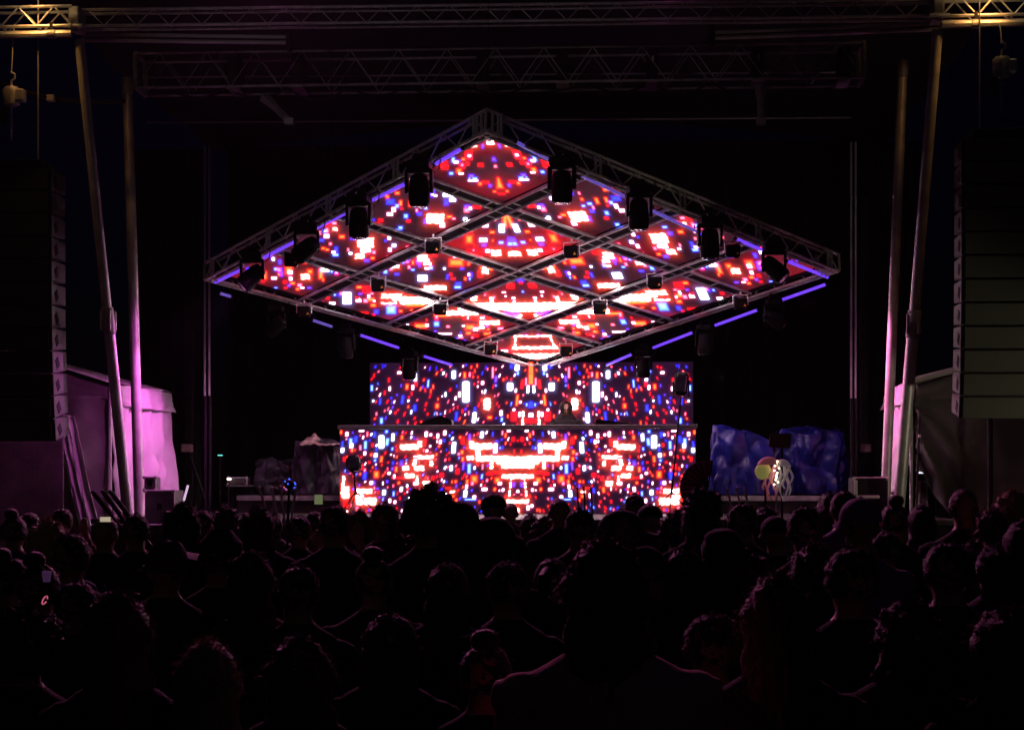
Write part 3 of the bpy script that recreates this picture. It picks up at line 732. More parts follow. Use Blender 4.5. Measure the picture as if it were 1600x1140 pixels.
# ---- violet tubes
TUBES = [(681, 256, 722, 232, 0), (577, 315, 634, 287, 0), (491, 358, 544, 331, 0), (410, 404, 462, 377, 0), (336, 441, 378, 421, 0),
 (806, 222, 856, 248, 0), (908, 274, 978, 308, 0), (1016, 328, 1090, 362, 0), (1150, 373, 1196, 393, 0), (1230, 408, 1293, 433, 0),
 (343, 458, 360, 463, 1), (488, 500, 518, 510, 1), (562, 523, 622, 543, 1), (661, 556, 706, 570, 1),
 (1220, 469, 1291, 444, 1), (1118, 508, 1184, 484, 1), (1021, 543, 1083, 519, 1), (948, 570, 988, 553, 1)]
nlab = {}
for k, (x0, y0, x1, y1, far) in enumerate(TUBES):
    lift = -.10 if far else .0
    o_ = cN + cn * lift
    a, b = toplane(x0, y0, o_, cn), toplane(x1, y1, o_, cn)
    edge = ('lower' if far else 'upper') + (' left' if (x0 + x1) / 2 < 815 else ' right')
    nlab[edge] = nlab.get(edge, 0) + 1
    e = empty('light_tube', (a + b) / 2, f'glowing violet light tube, {["first", "second", "third", "fourth", "fifth"][nlab[edge]-1]} along the {edge} canopy edge' + (' counted from the corner' if far else ' counted from the top corner' if False else ''), 'light tube', 'violet tubes along the canopy edges')
    d = (b - a).normalized()
    MB().tube([a, b], .026, 10).obj('glowing_tube', M_TUBED if k in (5, 6, 7, 10, 11) else M_TUBE, e, smooth=True)
    mb = MB(); mb.tube([a - d * .03, a], .030, 10); mb.tube([b, b + d * .03], .030, 10)
    mb.tube([a + d * .08, a + d * .08 + cn * .12], .012, 6); mb.tube([b - d * .08, b - d * .08 + cn * .12], .012, 6)
    mb.obj('end_caps', M_BLACKM, e, smooth=True)

# ---- moving heads
def make_mover():
    e = bpy.data.objects.new('moving_head_light', None); link(e)
    MB().bbox((0, 0, -.07), (.34, .30, .14), .025).obj('base', M_BLACKP, e)
    mb = MB(); mb.tube([(-.09, 0, 0), (-.09, 0, .08)], .02, 8); mb.tube([(.09, 0, 0), (.09, 0, .08)], .02, 8)
    mb.tube([(-.09, 0, .085), (.09, 0, .085)], .03, 8); mb.obj('clamp', M_BLACKM, e, smooth=True)
    mb = MB(); mb.bbox((-.185, 0, -.30), (.045, .13, .36), .018); mb.bbox((.185, 0, -.30), (.045, .13, .36), .018); mb.bbox((0, 0, -.155), (.40, .16, .05), .015)
    mb.obj('yoke', M_BLACKP, e)
    MB().tube([(.12, .12, -.08), (.19, .14, -.16), (.27, .13, -.10), (.30, .10, .03), (.26, .06, .10)], .009, 6).obj('lead', M_BLACKM, e, smooth=True)
    h = MB().rings([(0, 0, z, r, r) for z, r in ((-.19, .07), (-.21, .115), (-.28, .14), (-.40, .15), (-.50, .16), (-.62, .155), (-.66, .14))], 20).obj('head', M_BLACKP, e, smooth=True)
    MB().rings([(0, 0, z, r, r) for z, r in ((-.655, .128), (-.675, .115), (-.685, .07), (-.687, .01))], 20).obj('lens', M_LENS, h, smooth=True)
    return e
MOV = [(655, 252, 'left', 'near'), (561, 305, 'left', 'near'), (479, 349, 'left', 'near'), (394, 394, 'left', 'near'),
       (878, 246, 'right', 'near'), (998, 291, 'right', 'near'), (1109, 339, 'right', 'near'), (1209, 381, 'right', 'near'),
       (431, 478, 'left', 'far'), (541, 513, 'left', 'far'), (640, 548, 'left', 'far'),
       (1209, 467, 'right', 'far'), (1101, 507, 'right', 'far'), (1005, 545, 'right', 'far')]
mv0 = make_mover(); cnt = {}
ORD = ['first', 'second', 'third', 'fourth']
MOVERS = []
for k, (x, y, sd, nf) in enumerate(MOV):
    q = toplane(x, y, cN - cn * .10, cn)
    key = ('upper ' if nf == 'near' else 'lower ') + sd; cnt[key] = cnt.get(key, 0) + 1
    lab = f'black moving-head light under the {key} canopy edge, {ORD[cnt[key]-1]} from the ' + ('top corner' if nf == 'near' else 'outer corner')
    M = Matrix.Translation(q) @ Matrix.Rotation(rng.uniform(-.25, .25), 4, 'Z')
    if k == 0: o = mv0; o.matrix_basis = M; WORLD[o.name] = M
    else: o = copy_tree(mv0, M)
    s = .92 if nf == 'near' else .82
    o.scale = (s, s, s)
    tag(o, lab, 'stage light', 'moving heads under the canopy'); MOVERS.append(o)

# ---- small square strobes
def make_strobe():
    e = bpy.data.objects.new('square_strobe_light', None); link(e)
    b = MB().bbox((0, 0, -.17), (.26, .17, .22), .02).obj('housing', M_BLACKP, e)
    MB().bbox((0, 0, -.285), (.22, .13, .012), .004).obj('front_glass', M_LENS, b)
    t = MB(); t.add([(.055, -.0885, -.235), (.115, -.0885, -.235), (.085, -.0885, -.185), (.055, -.086, -.235), (.115, -.086, -.235), (.085, -.086, -.185)], [(0, 1, 2), (5, 4, 3), (0, 3, 4, 1), (1, 4, 5, 2), (2, 5, 3, 0)])
    t.obj('warning_sticker', M_YELLOW, b)
    MB().tube([(-.15, 0, -.20), (-.15, 0, .0), (.15, 0, .0), (.15, 0, -.20)], .011, 6).obj('bracket', M_ALU, e)
    MB().tube([(0, 0, 0), (0, 0, .07)], .02, 8).obj('clamp', M_ALUD, e)
    return e
STR = [(677, 372, 'under the upper left ladder crossing'), (893, 379, 'under the upper right ladder crossing'), (591, 432, 'under the left ladder crossing'), (1023, 428, 'under the right ladder crossing'),
       (455, 392, 'inside the far left panel below the violet tube'), (1145, 378, 'inside the far right panel below the violet tube'), (475, 474, 'at the lower left canopy edge'),
       (688, 470, 'under the lower left ladder crossing beside white light'), (937, 469, 'under the lower right ladder crossing beside white light'), (1157, 461, 'at the lower right canopy edge'),
       (767, 534, 'left of the bottom panel of the canopy'), (884, 537, 'right of the bottom panel of the canopy')]
sb0 = make_strobe()
for k, (x, y, w) in enumerate(STR):
    q = toplane(x, y, cN - cn * .12, cn)
    M = Matrix.Translation(q) @ Matrix.Rotation(rng.uniform(-.3, .3), 4, 'Z')
    if k == 0: o = sb0; o.matrix_basis = M; WORLD[o.name] = M
    else: o = copy_tree(sb0, M)
    o.scale = (.84, .84, .84)
    tag(o, 'small square strobe light with warning sticker ' + w, 'strobe light', 'square strobes under the canopy')

# ---- flat screens: table front and back wall
FAS = parse('''542 678 6 8 w;533 675 4 7 o;565 673 10 3 w;535 693 4 9 b;535 703 6 8 X;548 689 7 11 c;549 696 6 8 X;550 703 5 7 o;556 686 7 12 b;563 699 4 9 p;571 695 6 15 c;570 708 5 7 w;585 679 5 10 b;574 678 3 9 p;596 690 10 23 X;605 690 7 14 c;614 683 5 13 X;604 674 6 6 c;613 701 4 6 c;628 683 5 8 o;582 695 4 6 r;587 711 6 7 X;586 719 5 5 c;596 717 5 11 o;580 710 4 5 o;538 717 4 8 r;577 722 4 4 r;564 729 8 10 r;570 743 7 13 b;570 734 4 6 p;588 741 10 13 o;580 754 7 7 w;584 754 6 7 v;
640 698 31 10 W;656 693 8 11 W;666 678 6 10 w;673 679 5 5 w;664 691 4 12 r;667 704 5 5 w;672 697 4 4 w;665 714 26 7 W;650 713 9 3 w;653 712 4 9 o;674 724 6 10 W;648 722 7 12 W;655 731 17 9 W;634 731 11 8 W;627 723 6 9 b;614 723 4 6 b;613 732 4 6 v;619 733 5 10 o;608 739 6 5 w;616 744 4 7 w;640 743 17 8 W;625 746 30 3 r;623 754 5 5 o;605 752 4 5 v;652 750 4 16 W;666 755 13 9 W;649 755 8 7 w;677 747 6 8 r;600 769 6 9 X;615 771 4 9 c;627 764 6 9 w;609 782 5 8 w;617 784 5 6 w;590 763 5 3 v;675 765 5 10 o;
536 758 5 30 W;540 769 13 20 W;540 786 9 14 r;541 800 7 7 W;569 767 26 9 W;562 780 14 18 W;578 783 22 13 W;566 775 8 6 p;558 795 6 10 p;553 776 3 14 r;
753 679 6 11 X;770 678 3 8 b;785 676 3 8 p;790 680 4 8 o;795 673 7 4 w;802 686 6 8 r;709 699 7 20 X;717 709 5 5 p;722 706 6 8 o;723 688 7 13 r;719 683 4 5 o;734 682 4 10 v;695 676 6 9 w;688 690 5 8 w;684 681 5 9 w;694 688 4 6 b;686 697 4 4 o;
752 697 36 11 W;737 694 9 13 W;747 708 9 17 W;770 716 54 10 W;805 719 60 14 W;800 727 36 10 W;774 700 7 17 X;776 690 5 6 b;768 727 6 13 W;754 729 3 10 p;705 731 5 9 X;715 736 7 10 r;712 752 5 5 o;713 759 3 6 v;733 732 7 18 c;724 728 4 14 v;735 715 12 7 W;723 717 5 8 o;741 748 13 14 o;730 752 5 8 o;738 755 6 7 p;753 744 4 9 c;729 760 5 8 w;761 750 4 6 p;757 764 11 6 w;777 750 11 11 o;781 755 8 6 w;773 764 5 6 o;786 765 5 6 w;690 766 4 9 b;696 774 5 9 w;707 768 8 5 W;708 775 6 5 o;713 781 5 6 o;727 771 6 12 X;741 776 7 6 w;735 780 22 3 c;808 744 50 8 W;797 762 3 30 W;803 757 6 8 v;805 783 28 7 W;812 797 13 10 W;793 793 6 9 w;787 790 6 6 w;700 762 10 3 r;690 742 8 8 r;780 738 22 5 r;765 740 12 5 r''')
BAK = parse('''728 612 13 37 X;718 616 5 10 w;712 622 4 7 w;709 585 7 14 X;726 586 5 11 o;734 585 4 9 p;761 631 12 20 W;797 604 11 14 X;806 610 4 7 w;808 625 5 20 o;828 575 5 22 o;828 592 6 20 o;822 596 4 14 p;816 600 5 16 r;825 608 4 13 X;828 632 5 12 b;823 632 4 6 c;813 628 5 5 w;803 650 11 18 r;803 640 5 5 w;812 647 5 9 w;817 653 4 22 W;828 648 6 8 w;828 657 16 7 r;808 574 8 11 X;809 583 5 7 c;799 572 6 8 b;
649 589 5 14 X;650 600 5 8 r;636 604 6 10 o;669 599 4 14 c;581 606 5 11 c;596 657 6 11 c;629 624 5 15 b;594 627 4 11 b;648 637 6 12 b;741 652 7 18 X;742 639 4 8 b;683 634 7 9 o;713 650 5 16 b;624 582 8 5 w;609 607 4 8 w;645 605 5 9 w;775 592 5 12 v;770 582 4 20 p;754 598 6 7 w;783 645 6 10 w;784 655 5 8 c;765 652 9 6 o''')
def screen(root, name, D, x0, x1, ytop, zbot, axis, lst, base, nrand, seed, size, zlo=0):
    rr = random.Random(seed)
    A = P(x0, ytop, D); B = P(x1, ytop, D); zt = A.z
    yb = pix(Vector((A.x, D, zbot)))[1]
    items = []
    used = [(x, y, w, h) for (x, y, w, h, c) in lst]
    tries = 0
    while nrand and tries < 9000:
        tries += 1
        x, y = rr.uniform(x0 + 2, axis), rr.uniform(ytop + 3, yb - 3)
        w, h = rr.uniform(*size[0]), rr.uniform(*size[1])
        if any(abs(x - u[0]) < (w + u[2]) * .5 + .9 and abs(y - u[1]) < (h + u[3]) * .5 + .9 for u in used): continue
        used.append((x, y, w, h)); nrand -= 1
        items.append((x, y, w, h, pick(rr), rr.uniform(-.45, .1)))
    items += [(x, y, w, h, c, rr.uniform(-.12, .02) if w < 9 else 0) for (x, y, w, h, c) in lst]
    V = Video(); pitch = .014; zlow = max(zbot, zlo)
    nx, nz = int((B.x - A.x) / pitch), int((zt - zlow) / pitch)
    xs, zs = np.meshgrid(np.linspace(A.x, B.x, nx + 1), np.linspace(zlow, zt, nz + 1)); xs, zs = xs.ravel(), zs.ravel()
    V.v = np.stack([xs, np.full_like(xs, D), zs], 1); X, Y = pix_np(V.v)
    X = np.where(X > axis, 2 * axis - X, X)
    q = np.array([.8 + .6 * noise.noise(Vector((a * .02, b * .02, seed))) for a, b in zip(X, Y)])
    items = [(x, y, w * .84, h * .88, c, sl) if c != 'W' else (x, y, w, h, c, sl) for (x, y, w, h, c, sl) in items]
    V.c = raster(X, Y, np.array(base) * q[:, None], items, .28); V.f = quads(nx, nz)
    V.obj('video_picture', root)
    return A, B, zt
dj = empty('screen_front_table', P(810, 800, 29.4), 'wide performer table fronted by a glowing red, white and blue video screen', 'table')
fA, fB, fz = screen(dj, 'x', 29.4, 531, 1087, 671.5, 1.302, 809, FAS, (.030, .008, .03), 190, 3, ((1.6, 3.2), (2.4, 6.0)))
cx = (fA.x + fB.x) / 2; fw = fB.x - fA.x
MB().box((cx, 29.46, (fz + 1.302) / 2), (fw, .10, fz - 1.302)).obj('screen_cabinet', M_BLACKM, dj)
MB().bbox((cx, 29.85, fz + .048), (fw + .06, 1.0, .075), .008).obj('tabletop', mat('tabletop_laminate', (.08, .065, .08), .5, var=.2), dj)
for xx in (fA.x + .05, cx - 1.1, cx + 1.1, fB.x - .05): MB().bbox((xx, 30.3, 1.95), (.06, .06, 1.8), .008).obj('table_leg', M_BLACKM, dj)
bw = empty('back_video_wall', P(830, 700, 33.2), 'rectangular video wall of small falling colour streaks behind the performer', 'video wall')
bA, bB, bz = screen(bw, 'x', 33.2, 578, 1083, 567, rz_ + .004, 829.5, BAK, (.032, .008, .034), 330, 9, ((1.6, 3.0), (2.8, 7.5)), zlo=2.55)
MB().box(((bA.x + bB.x) / 2, 33.27, (bz + rz_) / 2), (bB.x - bA.x + .02, .12, bz - rz_)).obj('screen_cabinet', M_BLACKM, bw)
for xx in (bA.x + .6, (bA.x + bB.x) / 2, bB.x - .6): MB().tube([(xx, 33.4, bz), (xx, 34.3, rz_ + .02)], .03, 6).obj('rear_strut', M_ALUD, bw)
# lids on the table
for x0, x1, y0, tip, lab in ((652, 708, 649, 1, 'dark open equipment lid on the table, left of the performer'), (931, 992, 655, 0, 'dark sloping equipment lid on the table, right of the performer')):
    a, b = P(x0, 664, 29.8), P(x1, 664, 29.8); z0 = fz + .087; zt = P(x0, y0, 29.8).z
    prof = [(a.x, z0), (b.x, z0), (b.x - .02, z0 + .10 if tip else z0 + .02), (b.x - .22, zt), (a.x + .02, z0 + .02)] if tip else [(a.x, z0), (b.x, z0), (b.x, z0 + .015), (a.x + .05, zt), (a.x, zt - .01)]
    n = len(prof); vs = [(x, 29.62, z) for x, z in prof] + [(x, 30.0, z) for x, z in prof]
    fs = [tuple(range(n)), tuple(range(2 * n - 1, n - 1, -1))] + [((i + 1) % n, i, i + n, (i + 1) % n + n) for i in range(n)]
    e = empty('equipment_lid', ((a.x + b.x) / 2, 29.8, z0), lab, 'equipment', 'lids on the table')
    MB().add(vs, fs).obj('lid_shell', M_BLACKP, e)
    MB().bbox(((a.x + b.x) / 2, 30.08, z0 + .035), (.5, .14, .06), .006).obj('deck_unit', M_BLACKM, e)
# thin spike at the table's left end
q = P(549, 667, 29.6); e = empty('antenna', (q.x, 29.6, fz + .086), 'tiny upright antenna on the left end of the table', 'antenna')
MB().tube([(q.x, 29.6, fz + .086), (q.x, 29.6, fz + .2)], [.012, .004], 6).obj('rod', M_BLACKM, e); MB().bbox((q.x, 29.6, fz + .1), (.06, .05, .03), .005).obj('base', M_BLACKP, e)
# lamps on stands in front of the screens
def stand_lamp(px_, ytop, ybase_x, D, wpx, hpx, lab, tilt):
    q = P(px_, ytop, D); f = P(ybase_x, 800, D); z0 = 1.302
    e = empty('stand_lamp', (f.x, D, z0), lab, 'stand light')
    s = D / F_PX; w, h = wpx * s, hpx * s
    Mh = Matrix.Rotation(tilt, 3, 'Y')
    c = q + Vector((0, 0, -h / 2))
    b = MB().bbox(c, (w, .26, h), w * .22, Mh).obj('lamp_housing', M_BLACKP, e)
    MB().bbox(c + Vector((0, -.135, 0)), (w * .7, .02, h * .65), .006, Mh).obj('front_glass', M_LENS, b)
    MB().tube([c + Vector((-w * .58, 0, .05)), c + Vector((-w * .58, 0, -h * .55)), c + Vector((w * .58, 0, -h * .55)), c + Vector((w * .58, 0, .05))], .014, 6).obj('yoke', M_BLACKM, e)
    MB().tube([c + Vector((0, 0, -h * .55)), (f.x, D, z0 + .35)], [.016, .022], 8).obj('pole', M_BLACKM, e, smooth=True)
    for a in range(3):
        bar('stand_leg', (f.x, D, z0 + .4), (f.x + .38 * math.cos(a * 2.09 + .4), D + .38 * math.sin(a * 2.09 + .4), z0 + .01), .012, M_BLACKM, e)
stand_lamp(1064, 581, 1049, 28.6, 21, 37, 'dark lamp on a tall stand before the right end of the video wall', .12)
stand_lamp(553, 711, 556, 28.6, 20, 25, 'dark lamp on a short stand before the left end of the table screen', -.2)

# ------------------------------------------------------------------ hung loudspeaker columns
def line_array(x_edge, y_top, y_bot, D, n, side, label):
    """x_edge = photo x of the inner front edge at mid height"""
    inner = P(x_edge, 400, D); s = D / F_PX
    zt = P(x_edge, y_top, D).z; zb = P(x_edge, y_bot, D).z; ch = (zt - zb) / n
    W_, DP = 1.25, .62
    xc = inner.x - side * W_ / 2
    e = empty('hung_loudspeaker_column', (xc, D, zb), label, 'loudspeakers', 'hung loudspeaker columns')
    MB().bbox((xc, D + .3, zt + .07), (W_ * .8, .7, .09), .01).obj('flying_frame', M_BLACKM, e)
    y, z = D, zt; ang = 0.0
    for i in range(n):
        ang = R(1.0) * i * .25 + (R(1.25) * max(0, i - n + 6))
        ang = min(ang, R(12))
        M = Matrix.Translation((xc, y, z)) @ Matrix.Rotation(ang, 4, 'X')
        if side > 0: M = M @ Matrix.Rotation(R(-2.5), 4, 'Z')
        h = ch * .985
        # wedge cabinet: front full height, rear lower
        vs = [(-W_ / 2, 0, 0), (W_ / 2, 0, 0), (W_ / 2, 0, -h), (-W_ / 2, 0, -h), (-W_ / 2, DP, -h * .08), (W_ / 2, DP, -h * .08), (W_ / 2, DP, -h * .92), (-W_ / 2, DP, -h * .92)]
        c = MB().add(vs, [(0, 3, 2, 1), (4, 5, 6, 7), (0, 1, 5, 4), (3, 7, 6, 2), (1, 2, 6, 5), (0, 4, 7, 3)]).obj('cabinet', M_CAB, e, M)
        MB().bbox((0, -.012, -h / 2), (W_ * .97, .022, h * .90), .006).obj('grille', M_GRILLE, c, M)
        sx = side * W_ / 2
        sp = MB(); sp.add([(sx, .06, -.015), (sx, DP - .05, -h * .12), (sx, DP - .05, -h * .88), (sx, .06, -h + .015), (sx + side * .012, .07, -.025), (sx + side * .012, DP - .06, -h * .14), (sx + side * .012, DP - .06, -h * .86), (sx + side * .012, .07, -h + .025)],
               [(0, 1, 2, 3), (7, 6, 5, 4), (0, 4, 5, 1), (1, 5, 6, 2), (2, 6, 7, 3), (3, 7, 4, 0)])
        spo = sp.obj('side_plate', M_CABS, c, M)
        MB().bbox((sx + side * .014, DP * .36, -h * .55), (.012, .12, h * .46), .005, Matrix.Rotation(.5, 3, 'X')).obj('handle_recess', M_DRAPE, c, M)
        MB().bbox((sx + side * .012, .02, -h * .5), (.03, .035, h * .97), .004).obj('rigging_rail', M_BLACKM, c, M)
        nz = Vector((0, 0, -ch)); nz.rotate(Matrix.Rotation(ang, 3, 'X').to_quaternion())
        y += nz.y * -1 if False else -nz.y * -1; z += nz.z
    for dx in (-.35, .35): bar('chain', (xc + dx, D + .3, zt + .1), (xc + dx, D + .3, 9.0), .012, M_ALUD, e)
    return e
line_array(78, 262, 690, 23.4, 12, 1, 'tall curved column of black loudspeakers hanging at the left edge')
line_array(1506, 215, 655, 23.0, 12, -1, 'tall column of loudspeakers hanging at the right edge, lower boxes olive lit')
def hoist(px_, py_, D, label):
    q = P(px_, py_, D)
    e = empty('chain_hoist', q, label, 'chain hoist', 'chain hoists above the loudspeakers')
    MB().rings([(q.x, q.y, q.z + z, rx, rx * .8) for z, rx in ((-.16, .06), (-.13, .12), (.08, .13), (.13, .09))], 14).obj('motor_body', M_ALUD, e, smooth=True)
    MB().bbox(q + Vector((.13, 0, 0)), (.14, .16, .18), .02).obj('gear_box', M_ALU, e)
    MB().tube([q + Vector((0, 0, .13)), q + Vector((0, 0, .22)), q + Vector((.05, 0, .25)), q + Vector((.05, 0, .31)), q + Vector((-.01, 0, .34))], .018, 8).obj('hook', M_ALU, e, smooth=True)
    bar('lifting_chain', q + Vector((.0, 0, .33)), q + Vector((0, .1, 1.0 if px_ < 800 else .62)), .010, M_ALUD, e)
    mb = MB()
    for i in range(12):
        z = -.16 - i * .042
        M = Matrix.Rotation(R(90) * (i % 2), 3, 'Z')
        mb.tube([q + M @ Vector((.015 * math.cos(a), 0, .028 * math.sin(a))) + Vector((0, 0, z)) for a in [k * math.pi / 4 for k in range(9)]], .006, 5, cap=False)
    mb.obj('chain', M_ALU, e)
    MB().tube([q + Vector((-.1, .02, -.14)), q + Vector((-.13, .02, -.3)), q + Vector((-.09, .02, -.42))], [.05, .075, .04], 10).obj('chain_bag', M_BLACKM, e, smooth=True)
hoist(18, 150, 23.6, 'chain hoist catching warm light above the left loudspeaker column')
hoist(1565, 104, 23.2, 'chain hoist catching warm light above the right loudspeaker column')
# cable that sags from the left wing to the inner leg
a, b = P(-40, 112, 24.2), P(196, 158, 25.0)
e = empty('sagging_strap', (a + b) / 2, 'dim flat strap sagging between the left wing and the legs', 'strap')
mb = MB(); pts = [a.lerp(b, t / 10) + Vector((0, 0, -.18 * math.sin(math.pi * t / 10))) for t in range(11)]
mb.tube(pts, .035, 5); mb.obj('webbing', M_BLACKM, e); MB().bbox(pts[5], (.12, .1, .1), .01).obj('buckle', M_ALUD, e)

# ------------------------------------------------------------------ tents, fence, gear at the sides
def cloth(name, p00, p10, p11, p01, m, parent, nu, nv, amp, freq, nrm, seed=0, thick=False, sag=0.0):
    """draped sheet: p00..p10 is the top edge, p01..p11 the bottom one"""
    p00, p10, p11, p01, nrm = map(Vector, (p00, p10, p11, p01, nrm))
    def fn(u, v):
        q = p00.lerp(p10, u).lerp(p01.lerp(p11, u), v)
        d = amp * (.25 + .75 * v) * (math.sin(u * freq + 1.5 * noise.noise(Vector((u * 3, v * 2, seed)))) + .8 * noise.noise(Vector((u * freq * .5, v * 1.6, seed + 3))))
        d += amp * .5 * noise.noise(Vector((u * 9 + v * 4, v * 7, seed + 8)))
        return q + nrm * d + Vector((0, 0, -sag * math.sin(math.pi * u) * (1 - v)))
    o = MB().grid(fn, nu, nv).obj(name, m, parent, smooth=True)
    sd = o.modifiers.new('thickness', 'SOLIDIFY'); sd.thickness = .006
    return o
# left tent
tl = empty('white_tent', (-9.8, 30, 0), 'white frame tent lit magenta behind the left legs', 'tent')
fc, bc = P(172, 600, 28.0), P(262, 607, 31.2)      # front and back eave corners on the stage side
ze = fc.z; bc.z = ze; rx = fc.x - 2.6; zr = P(60, 538, 28).z + .1
cloth('side_wall', fc + Vector((.02, .03, -.26)), bc + Vector((.02, 0, -.26)), (bc.x + .22, bc.y, .05), (fc.x + .10, fc.y, .05), M_TENT, tl, 130, 50, .15, 34, (1, 0, 0), 1)
cloth('valance', fc + Vector((.04, 0, .01)), bc + Vector((.04, .05, .01)), bc + Vector((.10, .05, -.36)), fc + Vector((.10, 0, -.36)), M_TENT, tl, 60, 10, .04, 26, (1, 0, 0), 5)
cloth('roof_slope', (rx, fc.y - .1, zr), (rx, bc.y, zr), bc + Vector((.06, 0, .0)), fc + Vector((.06, -.1, .0)), M_TENT, tl, 40, 20, .03, 9, (.4, 0, .9), 2)
cloth('far_roof_slope', (rx, fc.y - .1, zr), (rx, bc.y, zr), (2 * rx - bc.x, bc.y, ze), (2 * rx - fc.x, fc.y - .1, ze), M_TENT, tl, 40, 10, .03, 9, (-.4, 0, .9), 2)
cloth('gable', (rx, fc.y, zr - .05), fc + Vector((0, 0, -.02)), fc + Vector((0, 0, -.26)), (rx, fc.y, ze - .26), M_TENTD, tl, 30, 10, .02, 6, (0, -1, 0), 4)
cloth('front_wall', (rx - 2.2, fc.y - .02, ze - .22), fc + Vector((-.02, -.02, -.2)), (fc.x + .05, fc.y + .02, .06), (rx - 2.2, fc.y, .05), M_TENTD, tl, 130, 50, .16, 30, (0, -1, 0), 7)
q = fc
cloth('tied_flap', (q.x - .95, q.y - .15, ze - .5), (q.x - .55, q.y - .2, ze - .55), (q.x + .1, q.y - .25, .3), (q.x - .25, q.y - .25, .35), M_TENT, tl, 24, 40, .11, 14, (0, -1, 0), 9)
for pp in (fc, bc): bar('tent_post', (pp.x, pp.y, 0), (pp.x, pp.y, ze - .02), .03, M_ALU, tl)
# right tent
tr = empty('right_tent', (7.2, 29, 0), 'dull white tent with a sagging wall behind the right loudspeakers', 'tent')
fc, bc = P(1424, 596, 27.4), P(1388, 604, 30.6); ze = fc.z; bc.z = ze; rx = fc.x + 2.4; zr = P(1560, 538, 27.4).z
cloth('side_wall', fc + Vector((-.02, .03, -.2)), bc + Vector((-.02, 0, -.2)), (bc.x - .12, bc.y, 1.2), (fc.x - .1, fc.y, 1.9), M_TENT, tr, 60, 30, .09, 24, (-1, 0, 0), 11)
cloth('valance', fc + Vector((-.04, 0, .01)), bc + Vector((-.04, .05, .01)), bc + Vector((-.10, .05, -.34)), fc + Vector((-.10, 0, -.34)), M_TENT, tr, 50, 10, .04, 22, (-1, 0, 0), 15)
cloth('roof_slope', (rx, fc.y - .1, zr), (rx, bc.y, zr), bc + Vector((-.06, 0, 0)), fc + Vector((-.06, -.1, 0)), M_TENT, tr, 40, 20, .03, 9, (-.4, 0, .9), 12)
bar('rake_edge', (rx, fc.y - .12, zr), fc + Vector((-.06, -.12, 0)), .05, M_TENT, tr)
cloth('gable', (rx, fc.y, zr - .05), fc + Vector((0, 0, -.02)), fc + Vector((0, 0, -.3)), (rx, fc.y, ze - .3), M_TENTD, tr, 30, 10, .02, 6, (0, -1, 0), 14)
def sagwall(u, v):
    top = Vector((fc.x + .06 + u * 5.0, fc.y - .02, ze - .06 + .9 * min(u * 2, 1) * .8))
    zb = 2.05 - 1.9 * min(1, max(0, (u - .02) / .30)) ** .8
    q = top.lerp(Vector((top.x, top.y, zb)), v)
    d = .11 * math.sin((u * 16 + v * 22 * math.exp(-u * 5)) + 1.5 * noise.noise(Vector((u * 6, v * 3, 2)))) * math.exp(-u * 4) + .12 * noise.noise(Vector((u * 8, v * 4, 9)))
    return q + Vector((0, -1, 0)) * d
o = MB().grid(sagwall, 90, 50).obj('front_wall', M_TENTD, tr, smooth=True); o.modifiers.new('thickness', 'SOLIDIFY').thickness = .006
for pp in (fc, bc): bar('tent_post', (pp.x, pp.y, 0), (pp.x, pp.y, ze - .02), .03, M_ALU, tr)
q = P(1547, 700, 26.6); bar('dark_pole', (q.x, 26.6, 0), (q.x, 26.6, 3.4), .045, M_BLACKM, tr)
# scrim fences
for k, (x0, x1, yt, D, lab, posts) in enumerate(((-260, 100, 683, 26.6, 'dark scrim fence below the left loudspeaker column', (-160, -55, 48)),)):
    a, b = P(x0, yt, D), P(x1, yt, D)
    e = empty('scrim_fence', ((a.x + b.x) / 2, D, 0), lab, 'fence')
    cloth('scrim', (a.x, D, a.z), (b.x, D, a.z), (b.x, D, .05), (a.x, D, .05), M_SCRIM, e, 120, 24, .03, 20, (0, -1, 0), 21)
    bar('top_rail', (a.x, D + .03, a.z), (b.x, D + .03, a.z), .02, M_ALUD, e)
    for px_ in posts: q = P(px_, yt, D); bar('post', (q.x, D + .05, 0), (q.x, D + .05, q.z + .02), .025, M_BLACKM, e)

# gear left: amplifier stack, small table; gear right: case, rack lights
def case(px0, px1, y0, y1, D, dep, name, label, cat, m, group=None, knob=True):
    a, b = P(px0, y0, D), P(px1, y1, D); zb = b.z
    c = Vector(((a.x + b.x) / 2, D + dep / 2, (a.z + zb) / 2)); d = (b.x - a.x, dep, a.z - zb)
    e = empty(name, (c.x, c.y, zb), label, cat, group)
    o = MB().bbox(c, d, .012).obj('body', m, e)
    for sx in (-1, 1):
        for sz in (-1, 1):
            MB().bbox(c + Vector((sx * d[0] / 2 * .96, -dep / 2 - .004, sz * d[2] / 2 * .95)), (.05, .02, .05), .006).obj('corner_guard', M_ALU, e)
    bar('edge_trim', c + Vector((-d[0] / 2, -dep / 2, d[2] / 2)), c + Vector((d[0] / 2, -dep / 2, d[2] / 2)), .012, M_ALU, e)
    bar('edge_trim', c + Vector((d[0] / 2, -dep / 2, -d[2] / 2)), c + Vector((d[0] / 2, -dep / 2, d[2] / 2)), .012, M_ALU, e)
    if knob: MB().bbox(c + Vector((0, -dep / 2 - .006, .01)), (.08, .02, .10), .006).obj('latch', M_BLACKM, e)
    return e, zb
z_case = case(226, 272, 766, 818, 25.4, .6, 'road_case', 'grey road case beside the upright left leg, a smaller box on top', 'road case', M_CASE)
case(225, 243, 745, 765.5, 25.5, .3, 'amplifier_box', 'small box standing on the grey road case by the left leg', 'amplifier', M_CASE)
case(1333, 1388, 746, 815, 25.2, .5, 'road_case', 'dark road case at the foot of the right legs with bright pink edges', 'road case', M_BLACKM)
